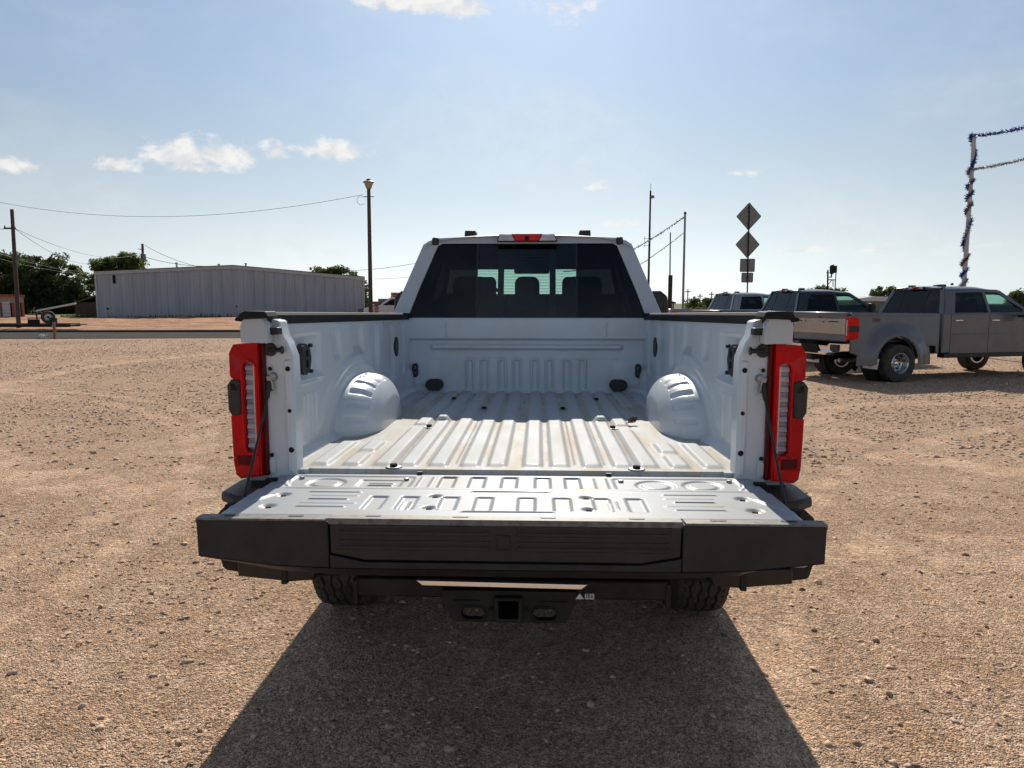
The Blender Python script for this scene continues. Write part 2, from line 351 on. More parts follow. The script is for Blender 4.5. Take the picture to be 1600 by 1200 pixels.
def ground_material():
    m, t, b = material('gravel_ground'); v = obj_vec(t)
    s = t.new('ShaderNodeSeparateXYZ'); t.link(v, s.inputs[0]); X, Y = s.outputs[0], s.outputs[1]
    track = None; tread = None
    for (cx, cy, r), wd in TRACKS:
        d = t.math('SQRT', t.math('ADD', t.math('POWER', t.math('SUBTRACT', X, cx), 2.0), t.math('POWER', t.math('SUBTRACT', Y, cy), 2.0)))
        d = t.math('ABSOLUTE', t.math('SUBTRACT', d, r))
        k = t.mapr(d, wd, wd * 0.35); track = k if track is None else t.math('MAXIMUM', track, k)
        g = t.math('MULTIPLY', t.math('SINE', t.math('MULTIPLY', d, 150.0)), k); tread = g if tread is None else t.math('ADD', tread, g)
    track = t.math('MULTIPLY', track, t.mapr(t.noise(v, 2.3, 2, 0.6), 0.36, 0.60))
    big = t.noise(v, 0.22, 3, 0.6); mid = t.noise(v, 2.1, 4, 0.65)
    cell = t.new('ShaderNodeTexVoronoi'); t.put(cell.inputs['Vector'], v); cell.inputs['Scale'].default_value = 130
    cell2 = t.new('ShaderNodeTexVoronoi'); t.put(cell2.inputs['Vector'], v); cell2.inputs['Scale'].default_value = 57
    col = t.mix(t.mapr(mid, 0.3, 0.72), (0.640, 0.405, 0.252), (0.790, 0.545, 0.372))
    col = t.mix(t.math('MULTIPLY', t.mapr(big, 0.35, 0.7), 0.45), col, (0.630, 0.402, 0.258))
    hs = t.new('ShaderNodeSeparateColor'); t.link(cell.outputs['Color'], hs.inputs[0])
    val = t.mapr(hs.outputs[0], 0.0, 1.0, 0.62, 1.34)
    hs2 = t.new('ShaderNodeSeparateColor'); t.link(cell2.outputs['Color'], hs2.inputs[0])
    val2 = t.mapr(hs2.outputs[1], 0.0, 1.0, 0.86, 1.12)
    cell3 = t.new('ShaderNodeTexVoronoi'); t.put(cell3.inputs['Vector'], v); cell3.inputs['Scale'].default_value = 17
    hs3 = t.new('ShaderNodeSeparateColor'); t.link(cell3.outputs['Color'], hs3.inputs[0])
    val2 = t.math('MULTIPLY', val2, t.mapr(hs3.outputs[0], 0.0, 1.0, 0.88, 1.10))
    vv = t.math('MULTIPLY', val, val2); vv = t.math('ADD', vv, t.math('MULTIPLY', track, 0.05))
    cc = t.new('ShaderNodeCombineColor')
    for i in range(3): t.link(vv, cc.inputs[i])
    col = t.mix(1.0, col, cc.outputs[0], 'MULTIPLY')
    # beyond the lot the land is dry grass and brush
    dist = t.math('SQRT', t.math('ADD', t.math('MULTIPLY', X, X), t.math('MULTIPLY', Y, Y)))
    far = t.mapr(t.math('ADD', dist, t.math('MULTIPLY', big, 60.0)), 120, 170)
    col = t.mix(far, col, (0.12, 0.11, 0.055))
    t.put(b.inputs['Base Color'], col); b.inputs['Roughness'].default_value = 0.92; b.inputs['Specular IOR Level'].default_value = 0.25
    # relief: stones in two sizes, grains, soft hollows; ruts are pressed smooth
    loose = t.mapr(track, 0.0, 1.0, 1.0, 0.60)
    patch = t.mapr(t.noise(v, 0.9, 2, 0.6), 0.30, 0.66, 0.88, 1.12)
    h1 = t.math('MULTIPLY', t.mapr(cell.outputs['Distance'], 0.70, 0.0), 0.0135)
    h2 = t.math('MULTIPLY', t.math('MULTIPLY', t.mapr(cell2.outputs['Distance'], 0.55, 0.0), t.mapr(hs2.outputs[0], 0.55, 0.95)), 0.025)
    h3 = t.math('MULTIPLY', t.noise(v, 300, 1, 0.6), 0.005)
    h4 = t.math('MULTIPLY', t.noise(v, 26, 3, 0.75), 0.052)
    h = t.math('MULTIPLY', t.math('MULTIPLY', t.math('ADD', t.math('ADD', h1, h2), t.math('ADD', h3, h4)), t.math('MULTIPLY', loose, 0.85)), patch)
    h = t.math('ADD', h, t.math('MULTIPLY', tread, 0.0016))
    bump(t, b, h, 1.0, 1.0)
    return m
M['gravel'] = ground_material()
def sheet(name, pts, z, mat):
    mb = MB(); mb.add([(x, y, z) for x, y in pts], [tuple(range(len(pts)))])
    o = link(name, mb.mesh(name, fix=False), mat); o['kind'] = 'structure'; return o
sheet('ground', [(-2500, -60), (2500, -60), (2500, 5000), (-2500, 5000)], 0.0, 'gravel')

# asphalt road across the left, seen at a shallow angle
m, t, b = material('worn_asphalt'); v = obj_vec(t)
n = t.noise(v, 1.4, 6, 0.65); st = t.noise(t.vmath('MULTIPLY', v, (0.06, 1.2, 1)), 2.0, 5, 0.6)
t.put(b.inputs['Base Color'], t.mix(t.mapr(st, 0.35, 0.65), t.mix(t.mapr(n, .3, .7), (0.042, 0.039, 0.037), (0.070, 0.063, 0.058)), (0.105, 0.092, 0.08)))
b.inputs['Roughness'].default_value = 1.0; b.inputs['Specular IOR Level'].default_value = 0.05; bump(t, b, t.noise(v, 120, 3), 0.5, 0.01); M['asphalt'] = m
RY0, RY1 = 33.2, 40.6
sheet('road', [(-140, RY0 - 3.2), (-24, RY0 - 0.4), (-14, RY0 + 0.5), (6, RY0 + 1.6), (6, RY1 + 1.4), (-15, RY1 + 0.6), (-26, RY1), (-140, RY1 - 3.0)], 0.012, 'asphalt')
def kerb():
    mb = MB(); a, c, d = Vector((-140, RY1 - 2.95, 0)), Vector((-26, RY1 + .05, 0)), Vector((6, RY1 + 1.5, 0))
    for p, q in ((a, c), (c, d)):
        dd = (q - p); L = dd.length; ang = math.atan2(dd.y, dd.x)
        mb.box((p + q) / 2 + Vector((0, 0, 0.05)), (L, 0.28, 0.15), Matrix.Rotation(ang, 3, 'Z'))
    o = mb.build('kerb', simple('dark_kerb', (0.05, 0.042, 0.038), 0.9), None); o['kind'] = 'structure'
kerb()
# red dirt verge in front of the metal building: a low lumpy bank
m, t, b = material('red_dirt'); v = obj_vec(t)
n = t.noise(t.vmath('MULTIPLY', v, (0.5, 1, 1)), 0.9, 7, 0.65)
t.put(b.inputs['Base Color'], t.mix(t.mapr(n, 0.33, 0.66), (0.30, 0.135, 0.060), (0.53, 0.285, 0.150)))
b.inputs['Roughness'].default_value = 0.95; bump(t, b, t.noise(v, 5, 6, 0.7), 0.8, 0.12); M['dirt'] = m
gx, gy = np.meshgrid(np.linspace(-75, 14, 300), np.linspace(0, 1, 70), indexing='ij')
rng = np.random.default_rng(3)
lum = sum(np.sin(gx * a + p) * np.sin(gy * 27 * c + q) * k for a, p, c, q, k in ((1.3, .4, .5, 1, .05), (2.7, 2, .9, .2, .035), (5.1, .7, 1.6, 2.1, .02), (0.4, 1.1, .3, .5, .07)))
YY = 42.2 + np.clip((gx + 15) / 32, 0, 1) * 0.9 + gy * 30
ZZ = 0.005 + ss(gy, 0.0, 0.55) * (0.34 + lum) + rng.normal(0, 0.012, gx.shape) * ss(gy, 0, .1)
# the bank is trimmed to the left of the trailer where the sand drive comes in
grid('dirt_bank', gx, YY, ZZ, 'dirt', None, 180)['kind'] = 'structure'
sheet('lawn', [(-75, 72.0), (-44, 72.0), (-44, 92), (-75, 92)], 0.42, simple('mown_grass', (0.085, 0.14, 0.03), 0.95, var=0.4, vscale=2))

# loose stones lying on the lot, real geometry; far ones are left to the relief of the ground
def stones(name, n, yr, size, seed, mat, power=1.0, lim=1.0, spread=4.0):
    rng = np.random.default_rng(seed)
    y = yr[0] + (yr[1] - yr[0]) * rng.random(n) ** power
    x = (rng.random(n) * 2 - 1) * (0.76 * y + 0.9) * lim
    # clustered: reject by a smooth field
    fld = np.sin(x * 1.7 + np.sin(y * 1.3) * 2) * np.sin(y * 2.1 + x * .6) + np.sin(x * .5 - y * .7)
    keep = rng.random(n) < 0.55 + 0.28 * fld
    for (cx, cy, r), wd in TRACKS: keep &= (np.abs(np.hypot(x - cx, y - cy) - r) > wd * 0.6) | (rng.random(n) < 0.3)
    x, y = x[keep], y[keep]; n = len(x)
    base = np.array([[1, 0, 0], [-.5, .87, 0], [-.5, -.87, 0], [.45, .75, .55], [-.95, .05, .6], [.5, -.75, .5], [0, 0, 1.0]])
    fc = np.array([[0, 1, 3], [1, 2, 4], [2, 0, 5], [0, 3, 5], [1, 4, 3], [2, 5, 4], [3, 4, 6], [4, 5, 6], [5, 3, 6]])
    r = size[0] + (size[1] - size[0]) * rng.random(n) ** spread
    V = base[None] * (1 + rng.normal(0, .32, (n, 7, 1))) * r[:, None, None] * np.stack([.8 + .7 * rng.random(n), .8 + .5 * rng.random(n), .45 + .5 * rng.random(n)], -1)[:, None, :]
    a = rng.random(n) * 2 * np.pi; ca, sa = np.cos(a)[:, None], np.sin(a)[:, None]
    VX = V[..., 0] * ca - V[..., 1] * sa + x[:, None]; VY = V[..., 0] * sa + V[..., 1] * ca + y[:, None]; VZ = V[..., 2] - .002
    co = np.stack([VX, VY, VZ], -1).reshape(-1, 3); F = (fc[None] + (np.arange(n) * 7)[:, None, None]).reshape(-1, 3)
    o = link(name, np_mesh(name, co, F), mat); o['kind'] = 'stuff'; return o
m, t, b = material('loose_stone'); v = obj_vec(t)
t.put(b.inputs['Base Color'], t.mix(t.mapr(t.noise(v, 28, 2), .32, .68), (0.34, 0.21, 0.135), (0.70, 0.51, 0.37)))
b.inputs['Roughness'].default_value = 0.9; bump(t, b, t.noise(v, 300, 3), 0.4, 0.003); M['stone'] = m
M['clod'] = simple('dark_clod', (0.26, 0.165, 0.105), 0.95, var=0.4, vscale=20, bstr=0.5, bscale=200)
tag(stones('gravel', 95000, (1.9, 12.0), (0.003, 0.011), 5, 'stone', 1.35), 'fine tan gravel strewn over the lot', 'gravel')
tag(stones('pebbles', 7000, (1.9, 22), (0.005, 0.016), 6, 'stone', 1.3), 'scattered larger pebbles on the lot', 'pebbles')
tag(stones('coarse_gravel', 50000, (1.9, 24), (0.006, 0.021), 12, 'stone', 1.0), 'coarse brownish gravel covering the middle of the lot', 'gravel')
tag(stones('lumpy_gravel', 80000, (7, 32), (0.010, 0.030), 13, 'stone', 0.85, 1.0, 2.2), 'lumpy gravel over the far part of the lot', 'gravel')
tag(stones('dirt_clods', 3600, (1.9, 26), (0.004, 0.020), 8, 'clod', 1.2), 'small dark clods of earth among the gravel', 'clods')

# ------------------------------------------------------------------ vehicles: shared builders
def tyre_mesh(rad=0.42, wid=0.285, seed=0):
    n = 216; half = wid / 2; tw = half - 0.018
    prof = [(-half + .03, rad - .185), (-half + .006, rad - .16), (-half, rad - .11), (-half + .004, rad - .06), (-half + .014, rad - .025)]
    cols = np.linspace(-tw, tw, 46); th = np.arange(n) * 2 * np.pi / n
    rows = []
    for a, r in prof: rows.append((np.full(n, a), np.full(n, r)))
    zig = (np.abs(((th * 27 / np.pi) % 2) - 1) - .5)               # 27 zigzags
    for c in cols:
        r = rad - 0.012 * (abs(c) / tw) ** 4
        cut = np.zeros(n)
        for g, k in ((-.066, 1), (-.022, -1), (.022, 1), (.066, -1)):
            cut = np.maximum(cut, (np.abs(c - g - zig * .012 * k) < .0052) * 1.0)
        ph = (th * 54 / (2 * np.pi) + c * 9 + (0.5 if int((c + .2) / .044) % 2 else 0)) % 1
        lat = (ph < .14) & (abs(c) > .06)
        sip = (((th * 54 / (2 * np.pi) - c * 12) % 1) < .10) & (abs(c) <= .06)
        cut = np.maximum(cut, lat * 1.0); cut = np.maximum(cut, sip * .55)
        rows.append((np.full(n, c), r - .012 * cut))
    for a, r in prof[::-1]: rows.append((np.full(n, -a), np.full(n, r)))
    A = np.array([q[0] for q in rows]); RR = np.array([q[1] for q in rows]); m_ = len(rows)
    co = np.stack([A, RR * np.cos(th), RR * np.sin(th)], -1).reshape(-1, 3)
    i = np.arange(m_ * n).reshape(m_, n); j = np.roll(i, -1, 1)
    F = np.stack([i[:-1], j[:-1], j[1:], i[1:]], -1).reshape(-1, 4)
    return np_mesh('tyre', co, F)
TYRE = tyre_mesh(); TYRE.materials.append(M['rubber'])
TYRE.polygons.foreach_set('use_smooth', [True] * len(TYRE.polygons)); TYRE.set_sharp_from_angle(angle=R(40))
def rim_meshes(deep):
    w_ = .135; c0 = -.03 if deep else .075
    d = MB(); d.lathe([(w_, .235), (w_ + .004, .225), (w_ - .012, .212), (w_ - .04, .198), (c0 + .02, .188), (c0, .165), (c0 + .004, .11), (c0 + .022, .082), (c0 + .02, .0)], (0, 0, 0), 'x', 40)
    d.lathe([(-.13, .235), (-.13, .20), (-.02, .19), (c0 - .012, .165), (c0 - .012, 0)], (0, 0, 0), 'x', 32); d.lathe([(-.13, .235), (w_, .235)], (0, 0, 0), 'x', 32)
    disc = d.mesh('rim', False); h = MB()
    h.lathe([(c0 + .0, .058), (c0 + .06, .054), (c0 + .075, .035), (c0 + .075, 0)], (0, 0, 0), 'x', 20); hub = h.mesh('hub', False)
    l = MB(); k = MB()
    for q in range(8):
        a = q * math.pi / 4 + .2; l.lathe([(c0, .013), (c0 + .05, .012), (c0 + .055, 0)], (0, .083 * math.cos(a), .083 * math.sin(a)), 'x', 8)
        a += .39; k.lathe([(c0 + .0035, .026), (c0 + .0045, .024), (c0 + .0045, 0)], (0, .139 * math.cos(a), .139 * math.sin(a)), 'x', 12)
    return disc, hub, l.mesh('lug', False), k.mesh('opening', False)
RIMS = {False: rim_meshes(False), True: rim_meshes(True)}
for rr in RIMS.values():
    for me, mm in zip(rr, ('rim', 'chrome', 'chrome', 'hole')):
        me.materials.append(M[mm]); me.polygons.foreach_set('use_smooth', [True] * len(me.polygons)); me.set_sharp_from_angle(angle=R(40))
def wheel(root, x, y, z, deep=False, out=1):
    ty = link('wheel', TYRE, None, root); ty.location = (x, y, z); ty.rotation_euler = (0, 0, 0 if out > 0 else math.pi)
    for nm, me in zip(('rim', 'hub', 'lug_nuts', 'rim_openings'), RIMS[deep]): link(nm, me, None, ty)
    return ty

def side_x(z): return 1.0 if z <= 1.5 else 1.0 - (z - 1.5) * 0.39
def cab(root, y0, paint, detail=True, crew=True):
    """crew cab; y0 is the cab's rear wall, belt at z 1.5, roof about 2.13"""
    L = 2.62
    def rear(u, v, d): t_ = (v - 1.5) / .57; return (u, y0 + .21 * t_ + d, v)
    mb = MB(); mb.prism([(-1.0, 1.5), (1.0, 1.5), (side_x(2.055), 2.055), (.745, 2.085), (.68, 2.108), (.4, 2.122), (0, 2.128), (-.4, 2.122), (-.68, 2.108), (-.745, 2.085), (-side_x(2.055), 2.055)],
                        rear, 0, .05, [[(-.872, 1.512), (.872, 1.512), (.80, 1.72), (.672, 2.045), (.64, 2.066), (-.64, 2.066), (-.672, 2.045), (-.80, 1.72)]])
    mb.build('rear_window_frame', paint, root, 30, .008)
    mb = MB(); mb.b2((-1.0, y0, .75), (1.0, y0 + .03, 1.5)); mb.build('rear_bulkhead', paint, root)
    for s in (-1, 1):
        mb = MB(); mb.prism([(s * .878, 1.505), (s * .806, 1.72), (s * .678, 2.045), (s * .645, 2.070), (s * .375, 2.072), (s * .375, 1.505)], rear, .018, .024)
        mb.build('rear_window_pane', 'privacy', root)
        mb = MB(); mb.prism([(s * .376, 1.505), (s * .376, 2.07), (s * .366, 2.07), (s * .366, 1.505)], rear, .012, .03); mb.build('window_divider', 'black', root)
        mb = MB(); mb.prism([(s * .215, 1.52), (s * .215, 2.0), (s * .17, 2.0), (s * .17, 1.52)], rear, .03, .045); mb.build('slider_frame', 'hole', root)
    mb = MB(); mb.prism([(-.366, 1.505), (.366, 1.505), (.366, 2.072), (-.366, 2.072)], rear, .018, .024)
    sl = mb.build('sliding_rear_pane', 'slider' if detail else 'privacy', root)
    mb = MB()
    for k in range(16): z = 1.66 + k * .022; mb.prism([(-.366, z), (.366, z), (.366, z + .0022), (-.366, z + .0022)], rear, .026, .028)
    mb.build('defroster_line', 'hole', sl)
    # roof
    X, Yn = np.meshgrid(np.linspace(-.80, .80, 41), np.linspace(0, 1, 40), indexing='ij')
    ya, yb = y0 + .19, y0 + 1.86
    Zr = 2.150 - .03 * (X / .75) ** 2 - .07 * (np.abs(X) / .79) ** 7 - .025 * (1 - ss(Yn, 0, .12)) - .06 * ss(Yn, .6, 1.0)
    grid('roof', X, ya + Yn * (yb - ya), Zr, paint, root, 180)
    grid('headliner', X * .94, ya + .03 + Yn * (yb - ya - .06), Zr - .045 - .0 * X, 'cloth', root, 180)
    # sides: greenhouse frames with window openings, doors, panes
    B = y0 + 1.32
    wins = [[(y0 + .34, 1.53), (y0 + .50, 1.985), (B - .05, 2.0), (B - .02, 1.53)], [(B + .05, 1.53), (B + .03, 2.0), (y0 + 1.70, 1.985), (y0 + 2.33, 1.60), (y0 + 2.30, 1.53)]]
    for s in (-1, 1):
        def sm(u, v, d, s=s): return (s * (side_x(v) - d), u, v)
        mb = MB(); mb.prism([(y0, 1.5), (y0 + .21, 2.065), (y0 + 1.0, 2.085), (y0 + 1.8, 2.04), (y0 + 2.62, 1.5)], sm, 0, .04, wins)
        mb.build('cab_side_frame', paint, root, 30, .006)
        for k, wn in enumerate(wins):
            mb = MB(); mb.prism(wn, sm, .022, .027); mb.build('side_window', 'privacy' if k == 0 else 'tintgreen', root)
        # lower body: rear quarter, doors, front fender
        mb = MB(); mb.prism([(y0 + .01, .62), (y0 + .01, 1.498), (y0 + .23, 1.498), (y0 + .23, .62)], sm, 0, .05); mb.build('cab_corner', paint, root, 30, .006)
        for k, (a, c) in enumerate(((y0 + .238, B - .004), (B + .004, y0 + 2.42))):
            mb = MB(); X_, V_ = [], []
            mb.prism([(a, .60), (a, 1.498), (c, 1.498), (c, .60)], sm, -.006, .05); dr = mb.build('door', paint, root, 30, .008)
            mb = MB(); mb.prism([(a + .05, 1.03), (a + .05, 1.05), (c - .05, 1.05), (c - .05, 1.03)], sm, -.014, 0); mb.build('crease', paint, dr, 30, .004)
            mb = MB(); hx = a + .20 if k == 0 else a + .16; mb.b2((s * 1.005, hx - .11, 1.335), (s * 1.04, hx + .11, 1.372)); mb.build('door_handle', 'chrome' if not detail else paint, dr, 30, .012)
        ax = y0 + 3.02
        arch = [(ax + .52 * math.cos(R(q)), .50 + .50 * math.sin(R(q))) for q in range(180, -1, -12)]
        mb = MB(); mb.prism([(y0 + 2.43, .60)] + arch + [(y0 + 3.75, .60), (y0 + 3.80, 1.30), (y0 + 2.66, 1.498), (y0 + 2.43, 1.498)], sm, -.012, .05); mb.build('front_fender', paint, root, 30, .01)
        mb = MB(); mb.b2((s * .80, y0 + .1, .50), (s * 1.0, y0 + 2.45, .60)); mb.build('running_board', 'black', root, 30, .01)
        # tall tow mirror
        mb = MB(); my = y0 + 2.15
        mb.prism([(1.16, 1.50), (1.16, 1.70), (1.19, 1.745), (1.32, 1.745), (1.39, 1.69), (1.405, 1.50), (1.39, 1.33), (1.17, 1.33)], lambda u, v, d, s=s, my=my: (s * u, my + d, v), -.04, .08)
        mr = mb.build('side_mirror', 'black', root, 30, .025); MB().box((s * 1.09, my + .02, 1.45), (.26, .05, .06)).build('mirror_arm', 'black', mr, 30, .008)
    # windscreen, hood, dash, seats
    mb = MB(); mb.add([(-.74, y0 + 1.84, 2.05), (.74, y0 + 1.84, 2.05), (.93, y0 + 2.62, 1.53), (-.93, y0 + 2.62, 1.53)], [(0, 1, 2, 3)]); mb.build('windscreen', 'windshield', root)
    mb = MB(); mb.prism([(y0 + 2.45, .7), (y0 + 2.55, 1.50), (y0 + 2.9, 1.50), (y0 + 3.8, 1.36), (y0 + 3.85, .55), (y0 + 2.45, .55)], lambda u, v, d: (d, u, v), -.94, .94); mb.build('hood', paint, root, 30, .03)
    mb = MB(); mb.b2((-.98, y0 + 3.83, .55), (.98, y0 + 3.98, .86)); mb.build('front_bumper', 'chrome', root, 30, .04)
    mb = MB(); mb.b2((-.72, y0 + 3.84, .90), (.72, y0 + 3.92, 1.28)); mb.build('grille', 'darksteel', root, 30, .02)
    mb = MB(); mb.b2((-.92, y0 + 2.1, 1.15), (.92, y0 + 2.5, 1.715)); mb.build('dashboard', 'cloth', root, 30, .05)
    mb = MB(); mb.b2((-.95, y0 + .05, .62), (.95, y0 + 2.4, .72)); mb.build('cab_floor', 'darksteel', root)
    for x, wd in ((-.46, .52), (.46, .52), (0.0, .36)):
        mb = MB(); mb.b2((x - wd / 2, y0 + .25, .72), (x + wd / 2, y0 + .40, 1.62)); st = mb.build('rear_seat', 'cloth', root, 30, .05)
        hw = .135 if x else .095
        mb = MB(); mb.b2((x * .95 - hw, y0 + .26, 1.60), (x * .95 + hw, y0 + .37, 1.825)); mb.build('headrest', 'cloth', st, 30, .055, 4)
    for x in (-.44, .44):
        mb = MB(); mb.b2((x - .27, y0 + 1.30, .75), (x + .27, y0 + 1.45, 1.66)); st = mb.build('front_seat', 'cloth', root, 30, .05)
        mb = MB(); mb.b2((x - .14, y0 + 1.32, 1.64), (x + .14, y0 + 1.42, 1.86)); mb.build('headrest', 'cloth', st, 30, .055, 4)
    MB().box((.02, y0 + 1.72, 1.945), (.34, .03, .085)).build('rear_view_mirror', 'cloth', root, 30, .02)
    st = MB(); st.lathe([(0, .19), (.015, .205), (.03, .19), (.015, .175), (0, .19)], (-.44, y0 + 1.93, 1.60), 'y', 24); st.build('steering_wheel', 'cloth', root)
    mb = MB(); mb.b2((-.74, y0 + 1.62, 1.945), (.74, y0 + 1.80, 2.06)); mb.build('windscreen_header', 'cloth', root, 30, .01)
    # third brake light on the roof's rear edge
    def br(u, v, d): return (u, y0 + .175 + d - abs(u) * .02, v)
    mb = MB(); mb.prism([(-.225, 2.078), (.225, 2.078), (.205, 2.130), (-.205, 2.130)], br, -.012, .12); bl = mb.build('third_brake_light', 'hole', root, 30, .004)
    mb = MB(); mb.prism([(-.085, 2.082), (.085, 2.082), (.112, 2.132), (-.112, 2.132)], br, -.02, .1); mb.build('red_lens', 'redbright', bl, 30, .003)
    for s in (-1, 1):
        mb = MB(); mb.prism([(s * .09, 2.082), (s * .218, 2.082), (s * .200, 2.127), (s * .116, 2.130)], br, -.02, .1); mb.build('cargo_lamp_lens', 'clear', bl, 30, .003)
    mb = MB(); mb.lathe([(y0 + .145, .016), (y0 + .16, .018)], (.0, 0, 2.10), 'y', 12); mb.lathe([(y0 + .145, .016), (y0 + .144, 0)], (.0, 0, 2.10), 'y', 12); mb.build('camera_eye', 'hole', bl)
    for s in (-1, 1):
        mb = MB(); mb.prism([(-.046, 0), (.046, 0), (.041, .052), (-.041, .052)], lambda u, v, d, s=s: (u + s * .445, y0 + .40 + d, 2.130 + v), 0, .16); mb.build('roof_marker_lamp', 'black', root, 30, .006)
        mb = MB(); mb.b2((s * .665, y0 + .192, 2.055), (s * .715, y0 + .30, 2.112)); mb.build('roof_trim_cap', 'black', root, 30, .012)

# ------------------------------------------------------------------ the white pickup
truck = empty('pickup_truck', (0.008, 2.744, 0), -0.0378, 'white pickup truck with its tailgate lowered, empty cargo bed facing us', 'pickup truck')
ZF = 0.978; BL = 2.47
def wall_x(y): return .915 - .075 * np.clip((y - .2) / 2.27, 0, 1) - .0 * y
# -- bed floor with pressed ribs
fx, fy = np.meshgrid(np.linspace(-.92, .92, 369), np.concatenate([np.linspace(0, .16, 28), np.linspace(.17, BL, 190)]), indexing='ij')
fz = np.full_like(fx, ZF)
RIB = (.07, .178, .305, .425, .527, .652, .780)
for k, c in enumerate(RIB):
    for s in (-1, 1):
        d = np.abs(fx - s * c); prof_ = 1 - ss(d, .024, .046)
        env = ss(fy, .035, .085)
        if k >= 5: env = env * (1 - ss(fy, .50, .60)) + ss(fy, 1.66, 1.76) * 1.0
        if k == 4: env = env * (1 - rect(fx, fy, s * c, .97, .2, .07, .02, .03)) 
        if k == 5: env = env * (1 - .8 * rect(fx, fy, s * c, .30, .2, .05, .02, .03))
        fz += .0115 * prof_ * env
for s in (-1, 1):
    fz += .022 * rect(fx, fy, s * .43, 1.16, .045, .05, .03, .03)
    for k in range(3): fz -= .003 * rect(fx, fy, s * (.24 + .12 * k), 1.2, .004, 1.1, .002, .004)
edge = ss(np.abs(fx), .86, .92); fz += .012 * edge
fz[:, 0] -= .03
bed_floor = grid('bed_floor', fx, fy, fz, 'floor', truck, 50)
tag(bed_floor, 'ribbed dusty bed floor')
for x, y in ((-.475, .032), (.475, .032), (-.475, .954), (.475, .952), (-.24, 1.62), (.24, 1.62), (-.475, 2.05), (.475, 2.05)):
    mb = MB(); mb.lathe([(ZF + .001, .034), (ZF + .005, .030), (ZF + .006, .018), (ZF + .004, 0)], (x, y, 0), 'z', 16); bo = mb.build('bed_bolt', 'steel', bed_floor)
    mb = MB(); mb.lathe([(ZF + .004, .016), (ZF + .016, .014), (ZF + .017, 0)], (x, y, 0), 'z', 6); mb.build('bolt_head', 'hole', bo)
# -- headboard
hx, hz = np.meshgrid(np.linspace(-.846, .846, 300), np.linspace(ZF - .01, 1.512, 150), indexing='ij')
hy = np.full_like(hx, BL)
hy -= .035 * ss(hz, 1.352, 1.372)                                              # proud top beam
hy -= .020 * (ss(hz, 1.285, 1.300) - ss(hz, 1.318, 1.330)) * rect(hx, hz, 0, 1.3, .70, .2, .03, .03)
hy += .010 * rect(hx, hz, 0, 1.255, .69, .045, .03, .02)
for c in (-.405, -.298, -.172, -.065, .063, .167, .293, .402):
    hy -= .016 * (rect(hx, hz, c, 1.10, .036, .135, .03, .010) - rect(hx, hz, c, 1.09, .021, .127, .018, .008))
hy -= .018 * ss(np.abs(hx), .62, .70) * (1 - ss(hz, 1.20, 1.25)) * ss(hz, 1.0, 1.05)
hy -= .05 * (1 - ss(hz, ZF - .01, ZF + .03))
for s in (-1, 1): hy -= .006 * rect(hx, hz, s * .565, 1.44, .012, .06, .01, .01)
head = grid('bed_headboard', hx, hy, hz, 'bedpaint', truck, 50)
mb = MB(); mb.b2((-.846, BL - .035, 1.506), (.846, BL + .05, 1.516)); mb.build('headboard_cap', 'bedpaint', head, 30, .004)
for s in (-1, 1):
    mb = MB(); mb.prism(oval(s * .662, 1.036, .064, .040), lambda u, v, d: (u, BL + d, v), -.045, .0); mb.build('drain_plug', 'black', head, 30, .004)
    mb = MB(); mb.prism(oval(s * .800, 1.140, .020, .050), lambda u, v, d: (u, BL + d, v), -.05, .0, [oval(s * .800, 1.160, .008, .014), oval(s * .8, 1.12, .008, .014)]); mb.build('tie_down_plate', 'black', head, 30, .003)
